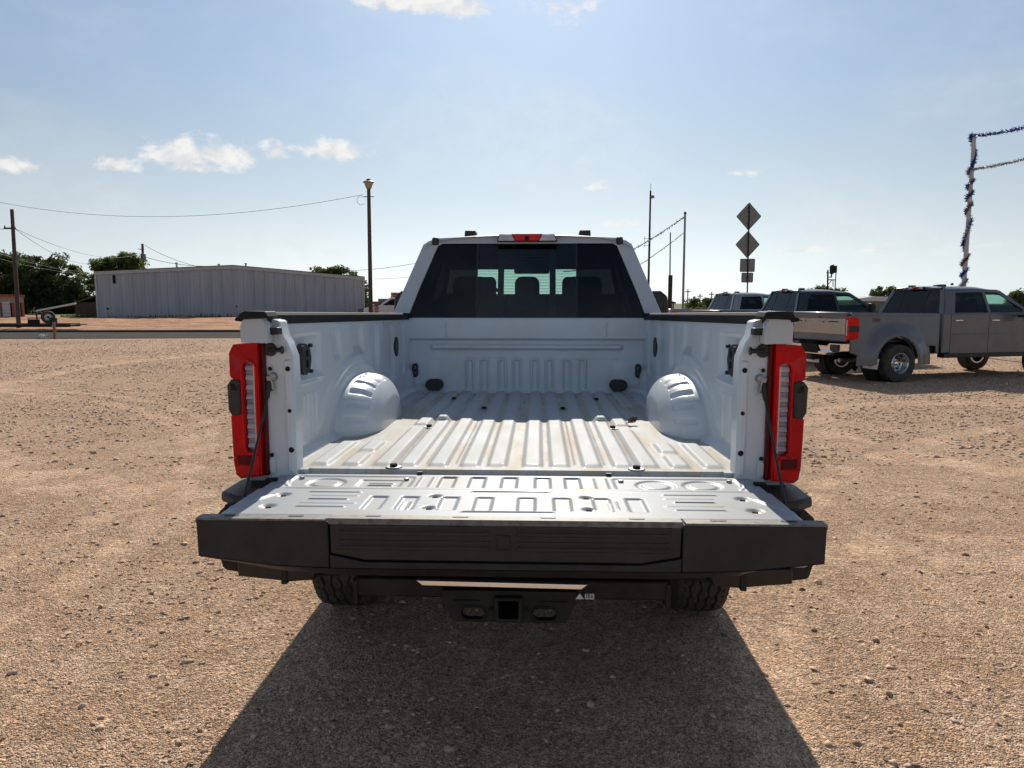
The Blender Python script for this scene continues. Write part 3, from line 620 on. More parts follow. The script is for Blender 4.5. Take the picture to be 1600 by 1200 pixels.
# -- bed sides (inner skins), wheel housings, rails, rear posts, lamps
for s in (-1, 1):
    yy, zz = np.meshgrid(np.linspace(-.01, BL, 330), np.linspace(0, 1, 130), indexing='ij')
    zz = ZF - .02 + zz * (1.588 - .038 * (yy + .02) / 2.5 - .030 - (ZF - .02))
    off = np.zeros_like(yy)                                                    # + is inboard
    r_ = np.hypot((yy - 1.12) / .62, (zz - ZF) / .355); ang = np.arctan2(zz - ZF, yy - 1.12)
    off += .013 * (1 - ss(np.abs(r_ - 1.0), .02, .10)) * ss(ang, R(64), R(84)) * ss(zz, ZF + .03, ZF + .14); off += .012 * (1 - ss(r_, .86, .98))
    off -= .016 * rect(yy, zz, .33, 1.40, .21, .105, .03, .030)
    off += .014 * rect(yy, zz, .33, 1.282, .22, .014, .012, .014)
    for k in range(4): off += .007 * rect(yy, zz, .30 + .05 * k, 1.13, .011, .105, .01, .010)
    tap = np.clip((zz - 1.20) / .33, 0, 1)
    off -= .014 * rect(yy - (1 - tap) * .10, zz, .74, 1.44, .08, .11, .05, .05)
    off -= .016 * rect(yy - (1 - tap) * .06, zz, 1.12, 1.45, .115, .10, .05, .05)
    off -= .018 * rect(yy - (1 - tap) * .0, zz, 1.50, 1.40, .10, .18, .06, .05)
    off -= .018 * rect(yy, zz, 1.84, 1.34, .15, .24, .06, .05)
    off -= .014 * rect(yy, zz, 2.20, 1.34, .10, .22, .05, .03)
    off *= 1 - ss(zz, 1.47, 1.515)
    off += .003 * np.sin(yy * 5) * np.sin(zz * 9) * .4
    off += .035 * (1 - ss(zz, ZF, ZF + .035)) 
    off += .05 * ss(yy, 2.30, 2.42) * (1 - ss(zz, 1.1, 1.2)) * .6
    xw = wall_x(yy) - off
    bs = grid('bed_side', s * xw, yy, zz, 'bedpaint', truck, 50, flip=s < 0)
    # black cleat plates
    def wl(u, v, d, s=s): return (s * (float(wall_x(u)) + .012 - d), u, v)
    mb = MB(); mb.prism(oval(.300, 1.383, .062, .067, 4), wl, -.005, .028, [oval(.31, 1.408, .017, .018), oval(.31, 1.362, .017, .018)]); pl = mb.build('cleat_plate', 'black', bs, 30, .004)
    for z in (1.408, 1.362): mb = MB(); mb.b2((s * (.911 - .006), .297, z - .014), (s * (.911 + .004), .323, z + .014)); mb.build('cleat_lug', 'steel', pl)
    for y_, z_ in ((.25, 1.435), (.352, 1.44), (.25, 1.33), (.352, 1.328)): mb = MB(); mb.tube([wl(y_, z_, .02), wl(y_, z_, .036)], .009, 8); mb.build('cleat_screw', 'black', pl)
    mb = MB(); mb.prism(oval(2.02, 1.335, .045, .065, 4), wl, -.012, .020); mb.build('cleat_plate', 'black', bs, 30, .004)
    mb = MB(); mb.prism(oval(2.30, 1.12, .022, .05, 4), wl, -.0, .006); mb.build('embossed_mark', 'bedpaint', bs, 30, .003)
    # wheel housing
    U, Vv = np.meshgrid(np.linspace(0, math.pi, 150), np.linspace(0, 1, 70), indexing='ij')
    x_in = .695; yc, A_, B_ = 1.13, .475, .268
    e = (1 - np.clip((Vv - .28) / .72, 0, 1) ** 2.6) ** (1 / 2.2) * (1 - .10 * Vv)
    e = np.where(Vv >= 1, 0, e)
    flank = .55 + .45 * np.sin(U)                                             # ends pulled in a little
    sx = np.sign(np.cos(U)) * np.abs(np.cos(U)) ** .86; sz = np.abs(np.sin(U)) ** .80
    xx = .90 - (.90 - x_in) * np.where(Vv < .9, Vv / .9 * .97, .97 + (Vv - .9) * .3)
    ys_ = yc - sx * A_ * e; zs_ = ZF - .015 + sz * B_ * e + .015 * sz
    dent = np.zeros_like(U)
    for k, a in enumerate((17, 33, 50, 66, 80, 93)):
        wv_ = (.55, .60, .55, .50, .46, .42)[k]
        dent += (1 - ss(np.abs(U - R(a)), R(2.0), R(4.4))) * (1 - ss(np.abs(Vv - .45), .21, .235)) * (.9 if k > 1 else .7)
    ys_ += sx * .010 * dent; zs_ -= sz * .010 * dent
    # flat inner face closes the dome
    wh = grid('wheel_housing', s * xx, ys_, zs_, 'bedpaint', truck, 50, flip=s > 0)
    # black tube standing in for the dark gap where the housing meets the side
    seam = [(s * .893, yc - sgn * A_ * 1.004 * abs(math.cos(a)) ** .86, ZF + .006 + abs(math.sin(a)) ** .80 * B_ * 1.03) for a in np.linspace(.03, math.pi - .03, 40) for sgn in [math.copysign(1, math.cos(a))]]
    mb = MB(); mb.tube(seam, .005, 6); mb.build('dark_gap_line', 'hole', wh)
    # rail: steel lip and black cap, falling a little towards the cab
    def railpt(y): k = (y + .02) / 2.5; return 1.588 - .038 * k, wall_x(y) - .006
    secs = []
    for y in np.linspace(-.10, BL + .05, 24):
        zt, xi = railpt(y); xo = 1.03 - .02 * (y + .1) / 2.6
        if y < 0: xi += .0
        secs.append([(xi, zt - .047), (xi - .004, zt - .012), (xi + .003, zt - .002), (xi + .012, zt), (xo - .04, zt - .012), (xo - .006, zt - .022), (xo, zt - .03), (xo - .005, zt - .034)])
    mb = MB(); n_ = 8
    vs = [(s * p[0], y, p[1]) for y, sec in zip(np.linspace(-.10, BL + .05, 24), secs) for p in sec]
    fs = [(i * n_ + j, i * n_ + (j + 1) % n_, (i + 1) * n_ + (j + 1) % n_, (i + 1) * n_ + j) for i in range(23) for j in range(n_)]
    fs += [tuple(range(n_)), tuple(23 * n_ + j for j in range(n_))]
    mb.add(vs, fs); rc = mb.build('rail_cap', 'railcap', truck, 40)
    mb = MB(); mb.prism([(.905, 1.565), (.990, 1.565), (.986, 1.582), (.965, 1.592), (.890, 1.591), (.880, 1.570)], lambda u, v, d, s=s: (s * u, d, v), -.165, -.06); mb.build('rail_end_cap', 'railcap', rc, 30, .008)
    # outer skin of the bed
    arch = [(1.06 + .55 * math.cos(R(q)), .46 + .55 * math.sin(R(q))) for q in range(180, -1, -10)]
    mb = MB(); mb.prism([(-.02, .66)] + arch + [(BL + .05, .62), (BL + .05, 1.50), (BL + .05, 1.53), (-.02, 1.55)], lambda u, v, d, s=s: (s * (1.045 - d - max(0, v - 1.35) * .16), u, v), 0, .03)
    ob = mb.build('bed_outer_panel', 'paint', truck, 30, .01)
    U, Vv = np.meshgrid(np.linspace(0, math.pi, 60), np.linspace(0, 1, 14), indexing='ij'); rr = .53 + .20 * Vv
    grid('wheel_arch_flare', s * (1.04 + .05 * (1 - ss(Vv, .1, 1))), 1.06 + rr * np.cos(U), .46 + rr * np.sin(U), 'paint', ob, 60)
    mb = MB(); mb.b2((s * .80, -.02, .70), (s * 1.03, -.01 + .03, .98)); mb.build('lower_rear_panel', 'paint', ob)
    # corner block above the lamp
    mb = MB(); mb.prism([(.893, 1.475), (.990, 1.478), (.993, 1.535), (.980, 1.562), (.915, 1.568), (.905, 1.566), (.893, 1.52)], lambda u, v, d, s=s: (s * (u + (d + .145) * .10), d, v), -.145, .05); mb.build('bed_corner', 'paint', truck, 30, .010, 3)
    # rear post, a pressed face with flanges
    P_ = [(.832, ZF - .02), (.830, 1.30), (.833, 1.42), (.852, 1.475), (.868, 1.50), (.878, 1.555), (.925, 1.565), (.925, 1.49), (.945, 1.47), (.945, ZF - .03)]
    mb = MB(); mb.prism(P_, lambda u, v, d, s=s: (s * u, d, v), -.055, .03); post = mb.build('bed_rear_post', 'bedpaint', truck, 30, .007, 2)
    mb = MB(); mb.prism([(.838, ZF + .0), (.836, 1.30), (.839, 1.41), (.862, 1.41), (.860, ZF + .0)], lambda u, v, d, s=s: (s * u, d, v), -.064, -.05); mb.build('post_flange', 'bedpaint', post, 30, .006)
    mb = MB(); mb.b2((s * .870, -.10, 1.505), (s * .918, -.05, 1.532)); mb.build('rubber_bumper', 'black', post, 30, .004)
    mb = MB(); mb.lathe([(-.058, .026), (-.066, .024), (-.067, .010), (-.067, 0)], (s * .916, 0, 1.447), 'y', 16); sk = mb.build('latch_striker', 'black', post)
    mb = MB(); mb.tube([(s * .916, -.066, 1.447), (s * .90, -.075, 1.447), (s * .866, -.075, 1.447)], .0085, 8); mb.tube([(s * .868, -.075, 1.447), (s * .862, -.075, 1.447)], .015, 8); mb.build('striker_pin', 'black', sk)
    for x_, z_, r1 in ((.850, 1.375, .010), (.848, 1.215, .008), (.846, 1.065, .011), (.917, 1.375, .008), (.922, 1.045, .008), (.92, 1.55, .012)):
        mb = MB(); mb.lathe([(-.0645, r1), (-.066, r1 * .8), (-.066, 0)], (s * x_, 0, z_), 'y', 12); mb.build('post_hole', 'hole' if r1 < .012 else 'steel', post)
    mb = MB(); mb.prism(oval(s * .921, 1.005, .012, .03), lambda u, v, d: (u, d, v), -.062, -.05); mb.build('hinge_plate', 'bedpaint', post, 30, .004)
    mb = MB(); mb.lathe([(-.055, .017), (-.075, .015), (-.078, .008), (-.078, 0)], (s * .908, 0, 1.345), 'y', 14); an = mb.build('cable_anchor', 'steel', post)
    mb = MB(); mb.box((s * .914, -.074, 1.322), (.022, .010, .062), Matrix.Rotation(R(s * 12), 3, 'Y')); mb.build('cable_eye', 'steel', an, 30, .004)
    # tail lamp
    def lm(u, v, d, s=s): return (s * u * 1.004, d + .058 + .25 * max(0, u - 1.02), v)
    T_ = [(.948, .968), (1.030, .958), (1.050, .972), (1.058, 1.02), (1.062, 1.195), (1.054, 1.205), (1.030, 1.208), (1.030, 1.332), (1.052, 1.340), (1.060, 1.350), (1.060, 1.435), (1.040, 1.468), (.948, 1.474)]
    slot = oval(.985, 1.232, .022, .172, 6)
    mb = MB(); mb.prism(T_, lm, -.150, .02, [slot]); tl = mb.build('tail_light', 'red', truck, 30, .009, 3)
    mb = MB(); mb.prism([(.930, .966), (.949, .966), (.949, 1.472), (.930, 1.472)], lm, -.130, .02); mb.build('lamp_side_lens', 'reddark', tl, 30, .004)
    mb = MB(); mb.prism([(.955, .972), (1.030, .966), (1.046, .980), (1.048, 1.008), (.978, 1.008), (.978, 1.05), (.955, 1.05)], lm, -.1535, -.12); mb.build('reflector_strip', 'redbright', tl, 30, .004)
    mb = MB(); mb.prism([(.984, 1.012), (1.044, 1.012), (1.046, 1.048), (.984, 1.048)], lm, -.1515, -.12); mb.build('dark_red_panel', 'reddark', tl, 30, .003)
    mb = MB(); mb.prism(oval(.985, 1.232, .030, .180, 6), lm, -.153, -.14, [oval(.985, 1.232, .023, .173, 6)]); mb.build('lens_rim', 'redbright', tl, 30, .003)
    mb = MB(); mb.prism(oval(.985, 1.232, .0225, .1725, 6), lm, -.118, -.108); mb.build('clear_lens', 'clear', tl, 30)
    for k in range(9):
        z = 1.082 + k * .037; mb = MB(); mb.box((s * .989, -.068, z), (.040, .016, .019), Matrix.Rotation(R(-28), 3, 'X')); mb.build('lens_louvre', 'clear', tl, 30, .003)
    mb = MB(); mb.b2((s * .969, -.088, 1.07), (s * .974, -.062, 1.39)); mb.build('light_guide', 'clearpink', tl)
    mb = MB(); mb.prism([(1.016, 1.205), (1.052, 1.198), (1.068, 1.222), (1.070, 1.315), (1.052, 1.338), (1.016, 1.334)], lm, -.162, .0); sn = mb.build('blind_spot_sensor', 'black', tl, 30, .006)
    mb = MB(); mb.prism([(1.026, 1.295), (1.038, 1.322), (1.052, 1.322), (1.052, 1.300)], lm, -.1635, -.16); mb.build('sensor_window', 'hole', sn)

# -- tailgate: pressed inner panel, edge trim, thick black outer rim with the folding step
gate = empty('tailgate', (0, 0, 0)); gate.parent = truck; tag(gate, 'lowered tailgate with a black outer edge')
GZ = .972
tx, ty = np.meshgrid(np.linspace(-.905, .905, 440), np.linspace(-.602, -.022, 150), indexing='ij')
tz = np.full_like(tx, GZ)
ax_ = np.abs(tx)
tz += .010 * (1 - ss(np.abs(ty + .262), .006, .022)) * (1 - ss(ax_, .78, .83))          # long crease
tz -= .008 * ss(ty, -.285, -.262) * 1.0
for c in (-.243, -.132, -.013, .110, .220): tz -= .009 * rect(tx, ty, c, -.15, .034, .10, .012, .012)
for c in (-.441, -.336, -.200, -.085, .056, .173, .303, .412): tz -= .008 * rect(tx, ty, c, -.445, .034, .085, .012, .012)
for s in (-1, 1):
    for c in (.30, .345): tz += .004 * rect(tx, ty, s * c, -.15, .005, .085, .004, .006)
    for c in (.325, .347): tz += .004 * rect(tx, ty, s * c, -.46, .005, .05, .004, .005)
    for k in range(5): tz += .005 * rect(tx, ty, s * (.605 - .012 * (k % 2)), -.325 - .045 * k, .095 - .012 * (k % 3), .006, .005, .008)
    tz -= .006 * rect(tx, ty, s * .60, -.142, .235, .090, .03, .014)
    for yk in (-.36, -.50): tz -= .010 * (1 - ss(np.hypot(tx - s * .775, ty - yk), .012, .032)); tz -= .010 * (1 - ss(np.hypot(tx - s * .255, ty - yk), .010, .028))
    tz += .006 * (1 - ss(np.abs((tx * s - .84) + (ty + .43) * .5), .004, .012)) * rect(tx, ty, s * .84, -.45, .06, .09, .01, .02)
    tz += .006 * (1 - ss(np.abs((tx * s - .835) - (ty + .15) * .35), .004, .012)) * rect(tx, ty, s * .835, -.15, .04, .07, .01, .02)
for c in (.52, .69): tz -= .006 * ring(tx, ty, c, -.145, .060, .016); 
tz -= .006 * ring(tx, ty, -.69, -.15, .060, .016); tz -= .006 * rect(tx, ty, -.49, -.145, .085, .055, .01, .012)
for k in range(2): tz += .005 * rect(tx, ty, -.485, -.14 - .03 * k, .05, .006, .005, .006)
for y_, hw in ((-.305, .14), (-.548, .15)): tz += .006 * rect(tx, ty, .0, y_, hw, .008, .006, .009)
tz += .008 * ss(ty, -.578, -.59)*0
tz = GZ + (tz - GZ) * .85
edge = np.maximum(ss(ax_, .885, .905), np.maximum(ss(-ty, .590, .602), ss(ty, -.034, -.022))); tz -= .02 * edge ** 2
gp = grid('gate_inner_panel', tx, ty, tz, 'gatepaint', gate, 50)
mb = MB(); mb.b2((-.895, -.595, .905), (.895, -.035, .938)); mb.build('gate_core', 'paint', gate, 30, .01)
for s in (-1, 1):
    for x_, y_ in ((.775, -.36), (.775, -.50), (.255, -.36), (.255, -.50), (.40, -.10), (.80, -.09)):
        mb = MB(); mb.lathe([(GZ - .010, .011), (GZ - .003, .009), (GZ - .002, 0)], (s * x_, y_, 0), 'z', 6); mb.build('gate_bolt', 'hole' if y_ < -.2 else 'steel', gp)
    mb = MB(); mb.b2((s * .352, -.03, GZ - .01), (s * .372, -.02, GZ + .004)); mb.build('gate_stop', 'black', gp)
    mb = MB(); mb.b2((s * .875, -.16, GZ - .03), (s * .915, -.135, GZ + .003)); mb.build('gate_latch_slot', 'hole', gp)
    mb = MB(); mb.b2((s * .893, -.505, GZ - .03), (s * .915, -.47, GZ + .002)); mb.build('gate_latch_slot', 'hole', gp)
    # support cable
    a_, c_ = Vector((s * .918, -.076, 1.300)), Vector((s * .925, -.335, .945))
    mb = MB(); mb.tube([a_ + (c_ - a_) * k / 8 + Vector((0, 0, -.006 * math.sin(math.pi * k / 8))) for k in range(9)], .0048, 8); cb = mb.build('support_cable', 'black', gate)
    mb = MB(); mb.tube([a_ + Vector((0, .004, .028)), a_ + (c_ - a_) * .08], [.010, .0085], 8); mb.build('cable_boot', 'black', cb)
# edge trim strips (scuffed textured plastic), three pieces
YE = -.648
for a, c, zz_ in ((-.945, -.545, .974), (-.540, .523, .977), (.528, .945, .974)):
    mb = MB(); mb.prism([(a, -.602), (c + (.012 if c < 0 else 0), -.602), (c, YE + .002), (a, YE + .002)], lambda u, v, d: (u, v, d), .958, zz_); tr = mb.build('gate_edge_trim', 'trimtop', gate, 30, .003)
    for k in range(max(2, int((c - a) / .25))):
        x_ = a + (c - a) * (k + .5) / max(2, int((c - a) / .25)); mb = MB(); mb.prism(oval(x_, -.615, .024, .007), lambda u, v, d, z=zz_: (u, v, d), zz_ - .002, zz_ + .0015); mb.build('clip_recess', 'black', tr)
fm = lambda u, v, d: (u, YE + d, v)
O_ = [(-.945, .968), (-.945, .858), (-.70, .808), (-.45, .800), (.43, .800), (.70, .812), (.935, .862), (.938, .968)]
O_ = [(-.942, .966), (-.940, .856), (-.66, .824), (.66, .824), (.938, .860), (.940, .966)]
stp = [(-.535, .962), (-.533, .868), (-.43, .847), (.40, .847), (.518, .868), (.520, .962)]
hole_ = [(-.539, .9655), (-.537, .864), (-.432, .842), (.403, .842), (.522, .864), (.524, .9655)]
# face with the recess for the step, then the sloping chin underneath
for nm, pts in (('left', [(-.942, .968), (-.940, .856), (-.70, .828), (-.537, .8225), (-.539, .968)]), ('right', [(.942, .968), (.940, .856), (.70, .828), (.522, .8225), (.524, .968)])):
    mb = MB(); mb.prism(pts, fm, 0, .055); mb.build('gate_rim_end', 'blackdust', gate, 30, .004)
mb = MB(); mb.prism([(-.536, .8235), (-.536, .8645), (-.431, .8425), (.402, .8425), (.521, .8645), (.521, .8235)], fm, .001, .05); mb.build('gate_rim_lower', 'blackdust', gate, 30, .003)
mb = MB(); mb.prism(stp, fm, .004, .05); sp = mb.build('folding_step', 'black', gate, 30, .004)
for z_ in (.952, .933, .905, .887): 
    hw = .50
    for a, c in ((-.505, -.05), (.03, .49)):
        mb = MB(); mb.prism([(a, z_ - .0065), (c, z_ - .0065), (c, z_ + .0065), (a, z_ + .0065)], fm, .0015, .006); mb.build('step_tread_bar', 'black', sp, 30, .002)
mb = MB(); mb.prism([(-.034, .884), (.012, .884), (.012, .930), (-.034, .930)], fm, .0, .006, [[(-.030, .888), (.008, .888), (.008, .926), (-.030, .926)]]); mb.build('step_release_frame', 'black', sp, 30, .0015)
mb = MB(); vs = []
ch = [(-.940, .856, 0), (-.70, .828, 0), (-.537, .8225, .0), (.522, .8225, 0), (.70, .828, 0), (.940, .856, 0)]; lo = [(-.935, .838, .10), (-.70, .795, .05), (-.50, .786, .04), (.49, .788, .04), (.70, .797, .05), (.935, .842, .10)]
vs = [(x, YE + d, z) for x, z, d in ch] + [(x, YE + d, z) for x, z, d in lo] + [(x, -.30, .86 if abs(x) > .9 else .80) for x, z, d in lo]
fs = [(i, i + 1, i + 7, i + 6) for i in range(5)] + [(i + 6, i + 7, i + 13, i + 12) for i in range(5)]
mb.add(vs, fs); mb.build('gate_chin', 'black', gate, 20)
mb = MB(); mb.b2((-.92, -.60, .82), (.92, -.08, .90)); mb.build('gate_outer_skin', 'paint', gate, 30, .02)
# -- bumper, hitch and running gear
bmp = MB(); bmp.prism([(-1.06, .645), (-1.075, .70), (-1.075, .86), (-1.03, .90), (-.80, .90), (-.78, .84), (.78, .84), (.80, .90), (1.03, .90), (1.075, .86), (1.075, .70), (1.06, .645), (.82, .625), (.40, .66), (-.40, .66), (-.82, .625)],
                      lambda u, v, d: (u, d + .10 * max(0, abs(u) - .7), v), -.26, -.10)
bumper = bmp.build('rear_bumper', 'darksteel', truck, 30, .02, 3)
for s in (-1, 1):
    mb = MB(); mb.prism([(s * .80, -.10), (s * .90, -.262), (s * 1.00, -.25), (s * 1.07, -.19), (s * 1.075, .0), (s * 1.02, .10), (s * .90, .10)], lambda u, v, d: (u, v, d), .895, .935); mb.build('bumper_step_pad', 'black', bumper, 30, .012)
    mb = MB(); mb.prism([(s * .70, .640), (s * .80, .632), (s * .98, .648), (s * .98, .70), (s * .68, .70)], lambda u, v, d: (u, d, v), -.285, -.24); mb.build('bumper_side_face', simple('brown_dark_chrome', (.035, .029, .024), .45, .3), bumper, 30, .008)
    mb = MB(); mb.b2((s * .80, -.29, .625), (s * .82, -.26, .70)); mb.build('bumper_bracket', 'darksteel', bumper)
mb = MB(); mb.prism([(-.318, .690), (.262, .684), (.240, .667), (-.296, .673)], lambda u, v, d: (u, -.40 + d + (v - .69) * .17, v), 0, .02); mb.build('chrome_lip', 'chrome', bumper, 30, .002)
hitch = MB(); hitch.prism([(-.235, .640), (.225, .640), (.225, .60), (.19, .53), (-.20, .53), (-.235, .60)], lambda u, v, d: (u, d, v), -.36, -.335, [oval(-.128, .560, .040, .021), oval(.118, .560, .040, .021), [(-.050, .622), (.038, .622), (.038, .545), (-.050, .545)]])
hitch = hitch.build('hitch_receiver', 'darksteel', truck, 30, .004)
mb = MB(); mb.prism([(-.053, .626), (.041, .626), (.041, .538), (-.053, .538)], lambda u, v, d: (u, d, v), -.385, -.10, [[(-.040, .613), (.028, .613), (.028, .551), (-.040, .551)]]); mb.build('receiver_tube', 'darksteel', hitch, 30, .005)
mb = MB(); mb.b2((-.040, -.16, .551), (.028, -.15, .613)); mb.build('receiver_backing', 'hole', hitch)
for s in (-1, 1):
    mb = MB(); pts = oval(s * .123 - .005, .560, .044, .025); mb.tube([(u, -.362, v) for u, v in pts + pts[:1]], .0045, 6, False); mb.build('chain_loop', 'darksteel', hitch)
    mb = MB(); mb.lathe([(-.362, .009), (-.365, 0)], (s * .062 - .005, 0, .578), 'y', 10); mb.build('pin_hole', 'hole', hitch)
    mb = MB(); mb.b2((s * .15 - .045, -.364, .604), (s * .15 + .045, -.36, .608)); mb.build('hitch_slot', 'hole', hitch)
M['label'] = simple('white_print', (.75, .75, .76), .6)
mb = MB(); mb.prism([(.222, .621), (.250, .621), (.2365, .641)], lambda u, v, d: (u, -.372 + d, v), 0, .002); st = mb.build('warning_sticker', 'label', truck)
mb = MB()
for x0, z0, x1, z1 in ((.254, .624, .258, .640), (.254, .621, .268, .625), (.262, .625, .265, .641), (.270, .621, .274, .641), (.274, .621, .284, .625), (.281, .625, .285, .640), (.276, .636, .281, .640), (.277, .629, .279, .634)):
    mb.b2((x0, -.373, z0), (x1, -.371, z1))
mb.build('sticker_lettering', 'label', st)
mb = MB(); mb.b2((-.545, -.33, .600), (.545, -.20, .668)); mb.build('frame_crossmember', 'darksteel', truck, 30, .008)
for s in (-1, 1):
    mb = MB(); mb.b2((s * .42, -.2, .62), (s * .52, 6.0, .78)); mb.build('frame_rail', 'darksteel', truck)
    mb = MB(); mb.tube([(s * .60, .35, .62), (s * .60, .7, .52), (s * .60, 1.06, .47), (s * .60, 1.5, .53), (s * .60, 1.9, .66)], .035, 8); mb.build('leaf_spring', 'darksteel', truck)
    mb = MB(); mb.b2((s * .535, -.335, .575), (s * .55, -.24, .66)); mb.build('frame_bracket', 'darksteel', truck)
    wheel(truck, s * .905, 1.06, .42, False, s); wheel(truck, s * .90, 5.57, .42, False, s)
mb = MB(); mb.tube([(-.85, 1.06, .42), (.85, 1.06, .42)], .06, 12); ax_o = mb.build('rear_axle', 'darksteel', truck)
mb = MB(); mb.lathe([(-.17, .03), (-.12, .12), (-.04, .17), (.06, .15), (.25, .06)], (0, 1.06, .42), 'y', 20); mb.build('differential', 'darksteel', ax_o)
mb = MB(); mb.b2((-.92, .02, .90), (.92, 2.46, .955)); mb.build('bed_underside', 'darksteel', truck)
mb = MB(); mb.lathe([(.70, .40), (.80, .42), (.88, .40), (.88, .2), (.70, .2), (.70, .40)], (0, .45, 0), 'z', 32); mb.build('spare_tyre', 'rubber', truck)
mb = MB(); mb.b2((-.93, 2.6, .45), (.93, 5.0, .62)); mb.build('underbody', 'darksteel', truck)
cab(truck, 2.56, 'paint')

# dry leaf left lying on the bed floor
rng = np.random.default_rng(11)
U, V = np.meshgrid(np.linspace(-1, 1, 14), np.linspace(-1, 1, 10), indexing='ij')
wl_ = (1 - U ** 2) ** .6 + .03
lx, ly = U * .032, V * .020 * wl_ * (1 + .25 * np.sin(U * 11)); lz = .010 + .014 * np.abs(V) ** 1.5 + .010 * U ** 2 + .004 * np.sin(U * 7 + V * 5)
lf = grid('dry_leaf', lx, ly, lz, simple('dry_leaf', (.20, .105, .05), .85, var=.5, vscale=90), None, 180)
tw_ = math.cos(.0378), math.sin(.0378); p_ = Vector((.588, 1.075, 0)); lf.location = (.008 + p_.x * tw_[0] + p_.y * tw_[1], 2.744 - p_.x * tw_[1] + p_.y * tw_[0], ZF + .006); lf.rotation_euler = (R(18), R(-12), R(35))
mb = MB(); mb.tube([(-.030, 0, .02), (-.045, .004, .012), (-.056, .012, .006)], .0016, 6); mb.build('leaf_stalk', lf.data.materials[0], lf)
tag(lf, 'curled brown dry leaf lying on the white bed floor', 'leaf')

